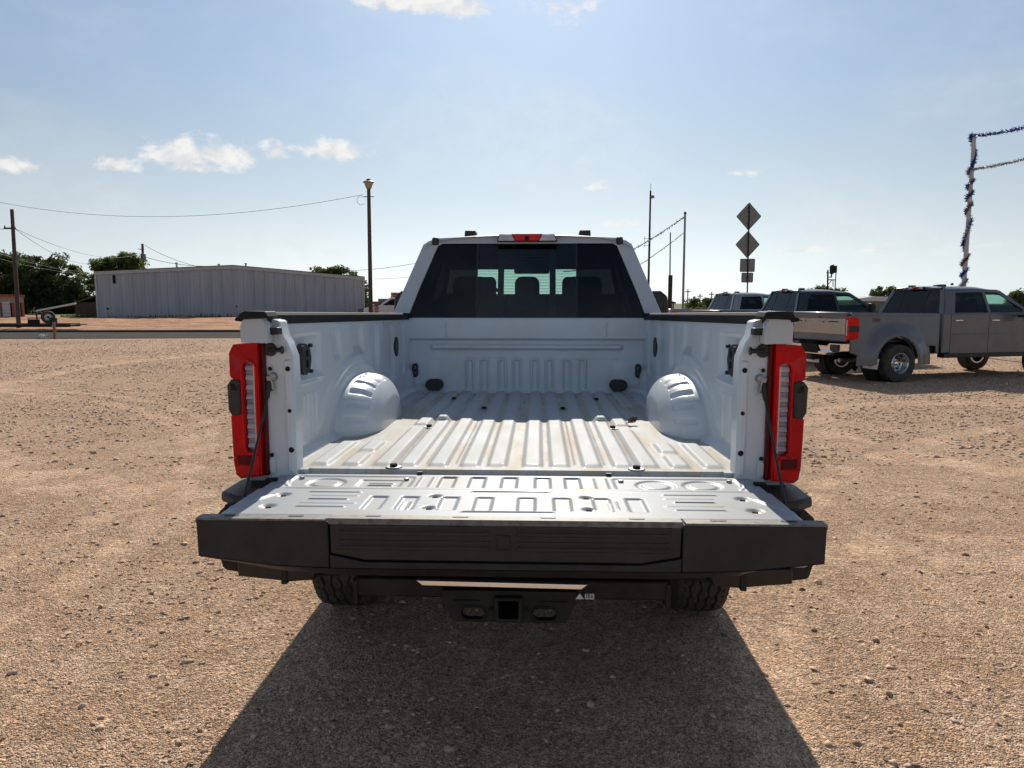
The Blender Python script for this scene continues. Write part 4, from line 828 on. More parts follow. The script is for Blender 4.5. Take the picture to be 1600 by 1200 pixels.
# ------------------------------------------------------------------ parked pickups on the right
M['greypaint'] = simple('dark_grey_paint', (0.105, 0.112, 0.128), 0.32, metal=0.0, coat=0.5, var=0.10, vscale=3)
M['darkpaint'] = simple('charcoal_paint', (0.016, 0.017, 0.020), 0.3, metal=0.0, coat=0.6, var=0.10, vscale=3)
M['silverpaint'] = simple('silver_paint', (0.26, 0.28, 0.32), 0.28, metal=0.0, coat=0.6, var=0.08, vscale=3)
M['flap'] = simple('mud_flap_white', (0.75, 0.74, 0.72), 0.5, var=0.1)
M['redtext'] = simple('dark_red_decal', (0.22, 0.02, 0.02), 0.5)
def parked_pickup(label, paint, loc, heading, bl=2.05, dually=False, band='chromeband', scale=0.93):
    t = empty('pickup_truck', loc, -heading, label, 'pickup truck', 'pickups parked in a row on the lot', scale)
    ay = 1.06
    for s in (-1, 1):
        def sm(u, v, d, s=s): return (s * (1.03 - d - max(0, v - 1.3) * .12), u, v)
        arch = [(ay + .54 * math.cos(R(q)), .46 + .54 * math.sin(R(q))) for q in range(180, -1, -10)]
        mb = MB(); mb.prism([(-.10, .66), (-.10, 1.53), (bl, 1.51), (bl, .62), (ay + .72, .62)] [:4] + [(bl - .08, .62), (bl - .10, .78), (bl - .45, .80), (bl - .48, .62)] + arch[::-1], sm, 0, .04); bp = mb.build('bed_side', paint, t, 30, .012)
        mb = MB(); mb.prism([(-.02, 1.465), (-.02, 1.478), (bl - .3, 1.470), (bl - .3, 1.462)], sm, -.008, .01); mb.build('shoulder_crease', paint, bp, 30, .003)
        mb = MB(); mb.prism([(bl - .07, .63), (bl - .10, .79), (bl - .45, .80), (bl - .47, .63)], sm, .10, .12); mb.build('step_recess', 'hole', bp)
        U, V = np.meshgrid(np.linspace(R(-6), R(186), 60), np.linspace(0, 1, 16), indexing='ij')
        bulge = .14 if dually else .03; rr = .535 + (.46 if dually else .16) * V
        zz = .46 + rr * np.sin(U) * (1 - .10 * V); zz = np.minimum(zz, 1.40)
        grid('fender_flare', s * (1.022 + bulge * (.5 + .5 * np.cos(np.pi * V)) - .02 * (1 - ss(V, 0, .10))), ay + rr * np.cos(U), zz, paint, bp, 60)
        mb = MB(); mb.lathe([(.60, .535), (1.0, .535)], (0, ay, .46), 'x', 40) if s > 0 else mb.lathe([(-1.0, .535), (-.60, .535)], (0, ay, .46), 'x', 40)
        mb.build('wheel_well', 'hole', bp)
        # tail lamp
        mb = MB(); mb.prism([(.90, .93), (1.035, .95), (1.04, 1.10), (1.03, 1.12), (1.03, 1.24), (1.04, 1.26), (1.035, 1.44), (.90, 1.45)], lambda u, v, d, s=s: (s * u, d, v), -.15, -.02); tl = mb.build('tail_light', 'redbright', t, 30, .01)
        mb = MB(); mb.b2((s * .925, -.158, 1.04), (s * .955, -.14, 1.38)); mb.build('clear_lens', 'clear', tl, 30, .004)
        mb = MB(); mb.b2((s * .99, -.155, 1.12), (s * 1.062, .07, 1.25)); mb.build('blind_spot_sensor', 'black', tl, 30, .006)
        mb = MB(); mb.prism([(-.13, .955), (.075, .965), (.085, 1.10), (.085, 1.13), (-.13, 1.13)], lambda u, v, d, s=s: (s * (1.03 + d), u, v), -.02, .012); mb.build('lamp_side_lens', 'redbright', tl, 30, .006)
        mb = MB(); mb.prism([(-.13, 1.25), (.085, 1.25), (.085, 1.38), (.05, 1.44), (-.13, 1.44)], lambda u, v, d, s=s: (s * (1.03 + d), u, v), -.02, .012); mb.build('lamp_side_lens', 'redbright', tl, 30, .006)
        wheel(t, s * (1.08 if dually else .90), ay, .42, dually, s)
        if dually: wheel(t, s * .76, ay, .42, False, s)
        wheel(t, s * .92, bl + .09 + 3.02, .42, False, s)
        mb = MB(); mb.prism([(s * .74, .30), (s * 1.18, .30), (s * 1.20, .53), (s * .74, .53)], lambda u, v, d: (u, ay - .58 + d + (v - .3) * .1, v), 0, .012); fl = mb.build('mud_flap', 'flap', t)
        mb = MB(); pts = oval(s * .97, .395, .085, .040); mb.prism(pts, lambda u, v, d: (u, ay - .58 + d + (v - .3) * .1, v), -.004, .0, [oval(s * .97, .395, .065, .026)]); mb.build('flap_oval', 'hole', fl)
        mb = MB(); mb.b2((s * .97 - .045, ay - .575, .385), (s * .97 + .045, ay - .573 + .004, .405)); mb.build('flap_script', 'hole', fl)
        for k in range(5): mb = MB(); mb.box((s * .97 + (k - 2) * .055, ay - .566, .475 + .006 * (k % 2)), (.036, .004, .020)); mb.build('flap_lettering', 'hole', fl)
    mb = MB(); mb.b2((-.90, -.14, .90), (.90, -.06, 1.50)); tg = mb.build('tailgate', paint, t, 30, .025, 3)
    mb = MB(); mb.b2((-.93, -.155, 1.485), (.93, -.02, 1.545)); mb.build('gate_spoiler', paint, tg, 30, .015)
    if band:
        mb = MB(); mb.prism([(-.895, 1.06), (.895, 1.06), (.895, 1.39), (-.895, 1.39)], lambda u, v, d: (u, -.145 - d + .02 * math.sin((v - 1.06) * 9.5), v), 0, .012); bd = mb.build('tailgate_panel', band, tg, 30, .004)
        mb = MB(); mb.b2((-.895, -.16, 1.385), (.895, -.145, 1.40)); mb.build('panel_edge', 'chrome', bd)
        for x_, w_ in ((-.62, .02), (-.45, .02), (.18, .02)): MB().box((x_, -.170, 1.33), (w_, .004, .035)).build('badge_letter', 'hole', bd)
        for k in range(8): MB().box((.38 + k * .04, -.170, 1.335), (.026, .004, .022)).build('badge_letter', 'hole', bd)
        MB().box((.05, -.148, 1.43), (.10, .006, .022)).build('gate_handle', 'hole', tg, 30, .004)
    mb = MB(); mb.prism([(-1.02, .70), (-1.02, .86), (-.66, .86), (-.60, .80), (-.02, .80), (.02, .80), (.60, .80), (.66, .86), (1.02, .86), (1.02, .70), (.80, .66), (.62, .66), (.55, .60), (.30, .60), (-.30, .60), (-.55, .60), (-.62, .66)],
                        lambda u, v, d: (u, d + .12 * max(0, abs(u) - .75), v), -.36, -.16); bmp = mb.build('rear_bumper', 'chrome', t, 30, .02)
    for s in (-1, 1):
        mb = MB(); mb.b2((s * .70, -.375, .70), (s * .94, -.30, .835)); mb.build('bumper_step', 'black', bmp, 30, .01)
    mb = MB(); mb.b2((-.28, -.375, .62), (.28, -.34, .82)); mb.build('plate_recess', 'hole', bmp)
    mb = MB(); mb.b2((-.12, -.40, .46), (.12, -.10, .58)); mb.build('hitch_receiver', 'darksteel', t, 30, .01)
    mb = MB(); mb.b2((-.92, -.05, .88), (.92, bl, .95)); mb.build('bed_floor', 'black', t)
    mb = MB(); mb.b2((-.50, -.10, .56), (.50, 5.6, .74)); mb.build('frame', 'darksteel', t, 30, .02)
    mb = MB(); mb.tube([(-.9, ay, .42), (.9, ay, .42)], .07, 10); mb.lathe([(-.16, .05), (0, .17), (.2, .08)], (0, ay, .42), 'y', 14); mb.build('rear_axle', 'darksteel', t)
    mb = MB(); mb.tube([(.62, -.05, .47), (.62, .9, .50), (.5, 2.2, .5)], .05, 10); mb.build('exhaust_pipe', 'steel', t)
    cab(t, bl + .09, paint, False)
    return t
g_ = parked_pickup('grey pickup with twin rear wheels and chrome-banded tailgate, nearest of the parked trucks', 'greypaint', (6.72, 15.64, 0), R(75), 2.27, True)
me = text_mesh('FX4', .12, 'off_road_decal', .002); dc = link('off_road_decal', me, 'redtext', g_); dc.rotation_euler = (R(90), 0, R(90)); dc.location = (1.025, .55, 1.37)
MB().box((.22, 2.94, 2.165), (.20, .10, .045)).build('roof_antenna', 'black', g_, 30, .02)
MB().box((.45, 3.12, 2.19), (.05, .05, .05)).build('roof_beacon', 'black', g_, 30, .008)
parked_pickup('charcoal black pickup parked behind the grey twin-wheel truck', 'darkpaint', (5.35, 19.7, 0), R(80), 2.05, False, None)
parked_pickup('silver pickup mostly hidden behind the white truck bed and the charcoal pickup', 'silverpaint', (5.30, 25.2, 0), R(80), 2.05, False, None)

# ------------------------------------------------------------------ buildings
M['sheetgrey'] = simple('grey_metal_sheet', (0.34, 0.36, 0.39), 0.5, metal=0.1, var=0.10, vscale=0.5, vec_scale=(3, 1, .3))
M['trimgrey'] = simple('pale_metal_trim', (0.40, 0.41, 0.42), 0.45, metal=0.2, var=0.08)
M['rooftin'] = simple('tin_roof', (0.42, 0.43, 0.44), 0.4, metal=0.4, var=0.1)
M['redtrim'] = simple('red_trim', (0.30, 0.055, 0.04), 0.5, var=0.15)
M['cream'] = simple('cream_wall', (0.34, 0.27, 0.21), 0.7, var=0.1)
M['doorwhite'] = simple('white_roll_door', (0.62, 0.60, 0.57), 0.6, var=0.08)
M['brown'] = simple('brown_wall', (0.09, 0.06, 0.045), 0.9, var=0.25)
def metal_building():
    ya, yc = 66.0, 74.0; a = at(154, 498, ya); c = at(569, 498, yc); zb = .25
    ang = math.atan2(yc - ya, c.x - a.x)
    t = empty('metal_building', (a.x, ya, zb), ang, 'long low grey metal building with a shallow gabled end wall', 'building')
    W = math.hypot(c.x - a.x, yc - ya); D = 26
    def lx(px):                                                # distance along the wall under a picture column
        d = pix_ray(px, 450); k = math.tan(ang); s_ = (ya - k * a.x) / (d.y - k * d.x); return (d.x * s_ - a.x) / math.cos(ang), d.y * s_
    xp, yp = lx(365); zl = zat(424.5, ya) - zb; zp = zat(415, yp) - zb; zr = zat(433, yc) - zb
    pw = .92; n = int(W / pw); pw = W / n
    top = lambda x: zl + (zp - zl) * x / xp if x < xp else zp + (zr - zp) * (x - xp) / (W - xp)
    mb = MB(); mb.b2((.05, .12, -.3), (W - .05, D, min(zl, zr) - .25)); mb.build('inner_wall', 'hole', t)
    for k in range(n):                                         # wall sheets, each with its raised seam
        x0, x1 = k * pw, (k + 1) * pw
        u = [x0, x0 + .035, x0 + .065, x0 + .10, x0 + .33, x0 + .37, x0 + .42, x0 + .46, x0 + .63, x0 + .67, x0 + .72, x0 + .76, x1 - .002]; d = [-.05, -.05, -.05, 0, 0, -.018, -.018, 0, 0, -.018, -.018, 0, 0]
        vs = [(q, dd, -.3) for q, dd in zip(u, d)] + [(q, dd, top(q) - .12) for q, dd in zip(u, d)]; m_ = len(u)
        mb = MB(); mb.add(vs, [(i, i + 1, i + 1 + m_, i + m_) for i in range(m_ - 1)]); mb.build('wall_sheet', 'sheetgrey', t, 20)
    for (xa, za), (xb, zb_) in (((-.15, zl), (xp, zp)), ((xp, zp), (W + .15, zr))):
        mb = MB(); mb.prism([(xa, za - .30), (xa, za + .02), (xb, zb_ + .02), (xb, zb_ - .30)], lambda u, v, d: (u, d, v), -.14, .02); mb.build('gable_trim', 'trimgrey', t, 30, .015)
        mb = MB(); mb.add([(xa, -.25, za + .06), (xb, -.25, zb_ + .06), (xb, D, zb_ + .06), (xa, D, za + .06)], [(0, 1, 2, 3)]); mb.add([(xa, -.25, za + .02), (xb, -.25, zb_ + .02), (xb, D, zb_ + .02), (xa, D, za + .02)], [(0, 1, 2, 3)]); mb.build('roof', 'rooftin', t)
    for x, d in ((-.04, 0), (W + .04, 0)): mb = MB(); mb.b2((x - .07, -.09, -.3), (x + .07, .10, top(min(max(x, 0), W)) - .30)); mb.build('corner_trim', 'trimgrey', t)
    for x in (0, W): mb = MB(); mb.b2((x - .02, .05, -.3), (x + .02, D, (zl if x == 0 else zr))); mb.build('side_wall', 'sheetgrey', t)
    mb = MB(); mb.b2((lx(179)[0] - .10, -.12, zl - 1.05), (lx(179)[0] + .12, -.04, zl - .30)); mb.build('downspout_box', 'hole', t)
    mb = MB(); mb.b2((.7, -.055, .8), (.9, -.04, .95)); mb.build('wall_fitting', 'hole', t)
    for px, h in ((364, .55), (318, .42), (246, .75)):
        x = lx(px)[0] + 1.2; mb = MB(); mb.tube([(x, 6, top(min(x, W)) - .1), (x, 6, top(x) + h)], .09, 8); mb.lathe([(top(x) + h, .16), (top(x) + h + .10, .12), (top(x) + h + .14, 0)], (x, 6, 0), 'z', 8); mb.build('roof_vent', 'trimgrey', t)
    mb = MB(); mb.b2((W * .49, -.055, 1.0), (W * .49 + .12, -.02, 1.15)); mb.build('wall_socket', 'hole', t)
metal_building()
def storage_shed():
    Y = 64.0; a = at(-40, 497, Y); t = empty('storage_shed', (a.x, Y, .0), R(34), 'cream storage shed with white roll-up doors and red trim at the left edge', 'shed'); W = 3.7; h = zat(461, 66)
    mb = MB(); mb.b2((0, .05, 0), (W, 6, h - .08)); mb.build('wall', 'cream', t)
    mb = MB(); mb.prism([(-.2, h - .10), (-.2, h + .10), (W + .1, h + .0), (W + .1, h - .18)], lambda u, v, d: (u, d, v), -.30, 6.2); mb.build('roof', 'redtrim', t, 30, .02)
    for k in range(14): x = W - .12 - k * .33; mb = MB(); mb.b2((x - .03, .0, h - .72), (x + .03, .05, h - .34)); mb.build('wall_rib', 'trimgrey', t)
    for px0, px1 in ((34, 36.5),(19, 23), (1, 3.0), (-16, -13)):
        x0, x1 = (px0 + 40) * W / 78, (px1 + 40) * W / 78; mb = MB(); mb.b2((x0, -.02, 0), (x1, .06, h - .66)); mb.build('door_jamb', 'redtrim', t)
    for px0, px1 in ((3.5, 16), (23.3, 31), (-12, 0)):
        x0, x1 = (px0 + 40) * W / 78, (px1 + 40) * W / 78; mb = MB(); mb.b2((x0 - .03, .01, 0), (x1 + .12, .045, h - .70)); dr = mb.build('roll_door', 'hole', t)
        for k in range(13): z = .03 + k * .135; mb = MB(); mb.b2((x0, -.01, z), (x1, .012, z + .11)); mb.build('door_slat', 'doorwhite', dr, 30, .01)
storage_shed()
def brown_shed():
    Y = 76; a = at(118, 497, Y); c = at(152, 497, Y); W = c.x - a.x; t = empty('brown_shed', (a.x, Y, .2), 0, 'small dark brown shed between the big tree and the grey metal building', 'shed')
    mb = MB(); mb.b2((0, 0, 0), (W, 4, zat(472, Y) - .2)); mb.build('wall', 'brown', t); h = zat(472, Y) - .2
    mb = MB(); mb.prism([(-.3, h - .1), (W * .45, h + .25), (W + .5, h + .9), (W + .5, h + .7), (-.3, h - .25)], lambda u, v, d: (u, d, v), -.3, 4.3); mb.build('roof', simple('brown_roof', (.16, .09, .065), .9), t)
brown_shed()
def far_store():
    Y = 120.0; a = at(575, 0, Y); t = empty('store_building', (a.x, Y, 0), 0, 'distant low store with a red roof edge behind the white truck cab', 'building'); W = 26; h = zat(471, Y)
    mb = MB(); mb.b2((0, 0, 0), (W, 12, h - .4)); mb.build('wall', 'galv', t)
    mb = MB(); mb.b2((-.3, -.5, h - .45), (W + .3, 12.4, h)); mb.build('roof_edge', 'redtrim', t)
    mb = MB(); mb.b2((.6, .2, h), (3.0, 1.5, h + .45)); mb.build('rooftop_unit', 'galv', t)
    for k in range(6): mb = MB(); mb.b2((1.0 + k * 4, -.06, .8), (4.2 + k * 4, .0, h - 1.2)); mb.build('shop_window', 'privacy', t)
far_store()
def small_shed():
    Y = 60.0; a, c = at(1041, 0, Y), at(1065, 0, Y); W = c.x - a.x; h = zat(474, Y); hp = zat(471.2, Y); t = empty('kiosk_shed', (a.x, Y, 0), 0, 'small blue-grey shed with a lettered fascia right of the truck cab', 'shed')
    mb = MB(); mb.b2((0, 0, 0), (W, 3, h)); mb.build('wall', simple('blue_grey_wall', (.14, .17, .20), .7), t)
    mb = MB(); mb.prism([(-.1, h - .02), (W * .5, hp), (W + .1, h - .02), (W + .1, h + .10), (W * .5, hp + .12), (-.1, h + .10)], lambda u, v, d: (u, d, v), -.25, 3.2); mb.build('roof', 'darksteel', t)
    mb = MB(); mb.b2((.1, -.05, h - .34), (W - .1, 0, h - .02)); fa = mb.build('fascia', 'trimgrey', t)
    for k, q in enumerate((0, 2, 3, 4, 5, 6, 7, 8)): mb = MB(); mb.box((.28 + q * .092, -.06, h - .17), (.058, .02, .13 if k % 2 else .11)); mb.build('fascia_letter', 'hole', fa)
small_shed()
def far_barn():
    Y = 70.0; a, c = at(1356, 0, Y), at(1398, 0, Y); W = c.x - a.x + 4; h = zat(469, Y); t = empty('olive_barn', (a.x, Y, 0), 0, 'olive green metal barn seen between the two parked pickups', 'building')
    mb = MB(); mb.b2((0, 0, 0), (W, 14, h)); mb.build('wall', simple('olive_wall', (.15, .145, .105), .7), t)
    mb = MB(); mb.prism([(-.2, h - .1), (-.2, h + .05), (2.0, h + .38), (W, h + .25), (W, h - .1)], lambda u, v, d: (u, d, v), -.2, 14); mb.build('roof', 'rooftin', t)
    for k in range(7): mb = MB(); mb.b2((.3 + k * .9, -.04, 0), (.36 + k * .9, 0, h)); mb.build('wall_rib', simple('olive_rib', (.12, .115, .085), .7) if k == 0 else 'brown', t)
far_barn()

# ------------------------------------------------------------------ poles, wires, signs
M['wood'] = simple('weathered_pole_wood', (0.085, 0.058, 0.042), 0.9, var=0.35, vscale=3, bstr=0.4, bscale=30, vec_scale=(6, 6, .6))
M['wire'] = simple('wire', (0.03, 0.03, 0.032), 0.6)
M['signback'] = simple('aluminium_sign_back', (0.19, 0.185, 0.18), 0.5, metal=0.3, var=0.06)
M['poster'] = simple('pink_poster', (0.42, 0.22, 0.19), 0.8, var=0.5, vscale=14)
M['blue'] = simple('blue_tinsel', (0.015, 0.085, 0.42), 0.35, metal=0.1, var=0.4, vscale=20)
M['silvertinsel'] = simple('silver_tinsel', (0.50, 0.49, 0.49), 0.35, metal=0.3, var=0.4, vscale=20)
M['pinktinsel'] = simple('faded_tinsel', (0.28, 0.20, 0.18), 0.4, metal=0.4, var=0.4, vscale=20)
def pole(name, label, bx, tx, ty, Y, r0, r1, mat='wood', cat='pole', base=0.0, group=None):
    a = at(bx, 500, Y); a.z = base; c = at(tx, ty, Y); t = empty(name, a, 0, label, cat, group)
    mb = MB(); mb.tube([(0, 0, -.3)] + [(c - a) * k / 6 for k in range(7)], [r0] + [r0 + (r1 - r0) * k / 6 for k in range(7)], 12); mb.build('shaft', mat, t); return t, a, c
def wire(label, pts, r=.022, mat='wire', name='overhead_wire'):
    o = MB().tube(pts, r, 5).build(name, mat, None, 180); return tag(o, label, 'wire', 'overhead wires')
def sag(a, b, drop, n=24): return [a + (b - a) * k / n - Vector((0, 0, drop * 4 * (k / n) * (1 - k / n))) for k in range(n + 1)]
lp, la, lt = pole('utility_pole', 'weathered wooden utility pole standing behind the flatbed trailer at far left', 28.5, 18.5, 327, 46, .13, .10)
mb = MB(); mb.box((at(17, 357, 46) - la) + Vector((0, -.1, 0)), (.7, .12, .10)); mb.build('crossarm', 'wood', lp)
for dx in (-.3, .3): mb = MB(); mb.lathe([(0, .035), (.08, .05), (.12, .02)], (at(17, 357, 46) - la) + Vector((dx, -.1, .05)), 'z', 8); mb.build('insulator', 'galv', lp)
cp, ca, ct = pole('utility_pole', 'tall wooden pole with a pale lamp on top left of the cab', 579.5, 576, 289, 40, .125, .095)
ct_ = ct - ca
mb = MB(); mb.lathe([(-.22, .11), (-.18, .14), (.10, .24), (.13, .30), (.16, .31), (.20, .24), (.24, .12), (.30, .10), (.32, 0)], ct_, 'z', 20); mb.build('lamp_head', simple('lamp_housing', (.34, .25, .19), .5), cp)
mb = MB(); mb.lathe([(.24, .125), (.31, .10), (.33, 0)], ct_, 'z', 14); mb.build('lamp_cap', 'hole', cp)
mb = MB(); mb.tube([ct_ + Vector((-.35, 0, -.62)), ct_ + Vector((.28, 0, -.62))], .022, 6); mb.build('wire_bracket', 'darksteel', cp)
mb = MB(); mb.tube([ct_ + Vector((-.42 + .22 * math.cos(q), -.05, -.82 + .24 * math.sin(q))) for q in np.linspace(.9, 5.6, 16)], .010, 5); mb.build('service_loop', 'wire', cp)
for k, (py0, py1) in enumerate(((478, 485), (485.5, 492))):
    za, zc = zat(py1, 40), zat(py0, 40); mb = MB(); mb.b2((at(575.5 - k, 0, 40).x - ca.x, -.19, za), (at(583 + k, 0, 40).x - ca.x, -.16, zc)); ps = mb.build('poster', 'poster', cp)
    for j in range(3): mb = MB(); mb.b2((at(577, 0, 40).x - ca.x, -.195, za + .05 + j * .07), (at(581.5, 0, 40).x - ca.x, -.19, za + .075 + j * .07)); mb.build('poster_line', 'redtrim', ps)
tp, ta, tt = pole('utility_pole', 'dark utility pole with a transformer rising behind the grey metal building', 226.5, 222.5, 381, 98, .2, .15)
mb = MB(); mb.lathe([(-1.0, .30), (-.95, .34), (.0, .34), (.05, .26)], (at(225, 402, 98) - ta) + Vector((.1, -.4, .4)), 'z', 14); mb.build('transformer', 'galv', tp)
mb = MB(); mb.tube([(at(216, 389, 98) - ta), (at(225, 390, 98) - ta)], .05, 6); mb.build('bracket_arm', 'darksteel', tp)
wire('long sagging wire from the lamp pole out of frame to the left', sag(at(567, 304, 40), at(-130, 283, 52), 1.75, 40), .011)
wire('upper wire from the left pole to the transformer pole', sag(at(23, 357, 46), at(223, 394, 98), 1.2), .014)
wire('second wire from the left pole running down to the tree', sag(at(24, 358, 46), at(142, 411, 90), .7), .014)
wire('upper of the two wires crossing the big tree', sag(at(-20, 390, 50), at(140, 425, 86), .35), .014)
wire('lower of the two wires crossing the big tree', sag(at(-20, 399, 50), at(140, 428, 86), .3), .014)
wire('wire from the left pole out of frame', sag(at(15, 357, 46), at(-60, 341, 44), .25), .014)
wire('thin upper wire right of the transformer pole', sag(at(226, 383, 98), at(330, 420, 92), .5), .025)
wire('thin lower wire right of the transformer pole', sag(at(228, 402, 98), at(326, 416, 92), .3), .03)
wire('upper thin wire between the lamp pole and the cab', sag(at(540, 423, 90), at(668, 408, 70), .2), .024)
wire('lower thin wire between the lamp pole and the cab', sag(at(585, 436, 90), at(690, 428, 80), .1), .018)
# antenna mast, bare poles and streamer poles right of the cab
ap, aa, at_ = pole('antenna_mast', 'tall dark antenna mast right of the truck cab', 1012, 1016.5, 298, 48, .085, .055, 'darksteel', 'mast')
q = at_ - aa
mb = MB(); mb.tube([q, q + Vector((0, 0, .45))], .016, 5); mb.build('whip_antenna', 'darksteel', ap)
mb = MB(); mb.tube([q + Vector((0, -.05, -.42)), q + Vector((.22, -.08, -.36))], [.10, .12], 10); mb.build('antenna_box', 'galv', ap)
mb = MB(); z1 = zat(376, 48); x1 = at(1015, 0, 48).x - aa.x; x2 = at(1024, 0, 48).x - aa.x
for x in (x1, x2): mb.tube([(x, 0, zat(386, 48)), (x, 0, zat(369, 48))], .014, 5)
for py in (373, 384): mb.tube([(x1 - .1, 0, zat(py, 48)), (x2, 0, zat(py, 48))], .014, 5)
o_ = mb.build('yagi_elements', 'galv', ap); o_['kind'] = 'stuff'
wp, wa, wt = pole('steel_pole', 'thin pole with a thick dark lower half behind the small shed', 1046, 1047.5, 363, 58, .07, .045, 'darksteel')
mb = MB(); mb.tube([(0, 0, 0), (0, 0, zat(430, 58))], .17, 10); mb.build('thick_base', 'darksteel', wp)
sp1, sa, st_ = pole('streamer_pole', 'pale slim pole holding two tinsel strings beside the cab', 1066.5, 1070.5, 334.5, 30, .055, .042, 'galv')
mb = MB(); mb.lathe([(0, .06), (.08, .05), (.1, 0)], st_ - sa, 'z', 8); mb.build('pole_cap', 'wood', sp1)
def garland(label, path, mats, n, size, seed, parent=None, name='tinsel_garland', r=.012, cat='garland', cord='wire', bias=0.0):
    rng = np.random.default_rng(seed); t = empty(name, path[0], 0, label, cat); o0 = Vector(path[0])
    mb = MB(); mb.tube([p - o0 for p in path], r, 5); mb.build('cord', cord, t)
    bs = {m_: MB() for m_ in mats}; L = len(path) - 1
    for k in range(n):
        f = rng.random(); i = min(int(f * L), L - 1); p = path[i].lerp(path[i + 1], f * L - i) - o0
        m_ = mats[int(f * len(mats) * 3.999 + rng.random() * .9) % len(mats)]
        d = Vector(rng.normal(0, 1, 3)); d.z -= .5; d.x += bias; d.normalize(); e = d.cross(Vector(rng.normal(0, 1, 3))).normalized() * size * (.10 if not bias else .09); s_ = size * (.45 + .8 * rng.random())
        q = p + d * s_; q2 = p + d * s_ * .5 + Vector((0, 0, -s_ * .1))
        bs[m_].add([p - e, p + e, q2 + e, q2 - e, q], [(0, 1, 2, 3), (3, 2, 4)])
    for m_, b_ in bs.items():
        if b_.f: o = b_.build('tinsel_strands', m_, t, None); o['kind'] = 'stuff'
    return t
far1, far2 = at(880, 424, 44), at(870, 470, 44)
garland('upper blue tinsel string running from the slim pole behind the cab', sag(at(1068.5, 339, 30), far1, .5), ['blue'], 1300, .085, 1)
garland('lower silver tinsel string running from the slim pole behind the cab', sag(at(1068, 364, 30), far2, .5), ['silvertinsel', 'pinktinsel'], 620, .07, 2)
gp_, ga, gt = pole('streamer_pole', 'tall white pole wrapped in blue and silver tinsel behind the grey pickup', 1502, 1522.5, 209, 23, .075, .055, simple('white_pole', (.45, .45, .46), .5))
wrap = []
for k in range(260):
    f = k / 259; c = ga.lerp(gt, f) + Vector((0, 0, 0)); wrap.append(c + Vector((.075 * math.cos(f * 75 + 3 * math.sin(f * 17)), .075 * math.sin(f * 75 + 3 * math.sin(f * 17)), 0)))
garland('blue and silver tinsel spiralling up the tall white pole', wrap, ['blue', 'silvertinsel', 'blue', 'pinktinsel'], 4600, .115, 3, r=.02, cord='blue', bias=-.7)
garland('upper blue tinsel string leaving the tall pole to the right', sag(gt + Vector((0, 0, -.05)), at(1700, 165, 17.5), .12), ['blue'], 1700, .085, 4)
garland('lower silver tinsel string leaving the tall pole to the right', sag(at(1519.5, 264, 23), at(1700, 215, 17.5), .10), ['silvertinsel', 'pinktinsel'], 1500, .075, 5)
# road sign seen from behind
SY = 30.0; sa_ = at(1167, 500, SY); sa_.z = 0; stp_ = at(1171, 318.5, SY)
sg = empty('road_sign', sa_, 0, 'road sign post seen from behind with two diamond and two rectangular plates', 'road sign')
mb = MB(); mb.tube([(0, 0, -.2), stp_ - sa_ + Vector((0, 0, -.06))], .030, 8); mb.build('post', 'darksteel', sg)
mb = MB(); mb.b2((-.016, -.02, 2.2), (.016, .0, 2.21)); mb.build('post_bolt', 'steel', sg)
def plate(px, py, hw, hh, diamond):
    c = at(px, py, SY) - sa_; sx = hw / FPX * SY; sz = hh / FPX * SY
    pts = [(-sx, 0), (0, -sz), (sx, 0), (0, sz)] if diamond else [(-sx, -sz), (sx, -sz), (sx, sz), (-sx, sz)]
    # rounded corners
    out = []
    for i in range(4):
        p, a, b = Vector(pts[i]), Vector(pts[i - 1]), Vector(pts[(i + 1) % 4]); r = .05
        for k in range(5):
            f = k / 4; out.append(tuple((p + (a - p).normalized() * r * (1 - f) ** 2 + (b - p).normalized() * r * f ** 2)))
    mb = MB(); mb.prism(out, lambda u, v, d: (c.x + u, d, c.z + v), .035, .040); o = mb.build('sign_plate', 'signback', sg)
    for dz in (-.45, .45): MB().box((c.x, .02, c.z + sz * dz), (.10, .03, .03)).build('clamp', 'steel', o)
plate(1170.5, 338, 19.5, 21.5, True); plate(1168.5, 382, 19, 21, True); plate(1168.3, 414.5, 11.6, 10.2, False); plate(1168, 433.7, 9.2, 7.6, False)
# level-crossing / work light tower
TY = 62.0
tw = empty('signal_tower', at(1292, 500, TY) * 1.0, 0, 'black signal head on a braced frame behind the charcoal pickup roof', 'signal tower'); tw.location.z = 0; T0 = tw.location.copy()
P2 = lambda px, py, dy=0: at(px, py, TY) - T0 + Vector((0, dy, 0))
def bar(name, pts, r): MB().tube([P2(*p) for p in pts], r, 8).build(name, 'hole', tw)
bar('mast', ((1292.5, 500), (1293.5, 422)), .07); bar('frame_side', ((1305, 453), (1306.5, 418)), .04); bar('frame_side', ((1301.5, 448), (1301.5, 437)), .03)
bar('crossbar', ((1293, 437), (1306, 437.5)), .045); bar('crossbar', ((1291, 426.3), (1297, 426.5)), .03); bar('crossbar', ((1293, 433), (1299.5, 433)), .04); bar('brace', ((1294, 444.5), (1300, 437.5)), .03); bar('hanger', ((1299, 433.5), (1299, 428)), .06)
for k in range(4): bar('rung', ((1301.5, 440.5 + 3.2 * k), (1305.6, 440.5 + 3.2 * k)), .02)
mb = MB(); mb.prism([(1297.3, 427), (1297.3, 416), (1299, 414), (1302, 413.5), (1303, 415.5), (1307, 415), (1306.5, 426.5), (1303, 426.5), (1299.5, 429)], lambda u, v, d: tuple(P2(u, v, d)), -.15, .15); mb.build('signal_head', 'hole', tw, 30, .02)
mb = MB(); mb.prism([(1294, 456), (1295, 452), (1298, 450), (1300, 452.5), (1304.5, 452), (1304.5, 456)], lambda u, v, d: tuple(P2(u, v, d)), -.3, .3); mb.build('machine_box', 'hole', tw, 30, .02)
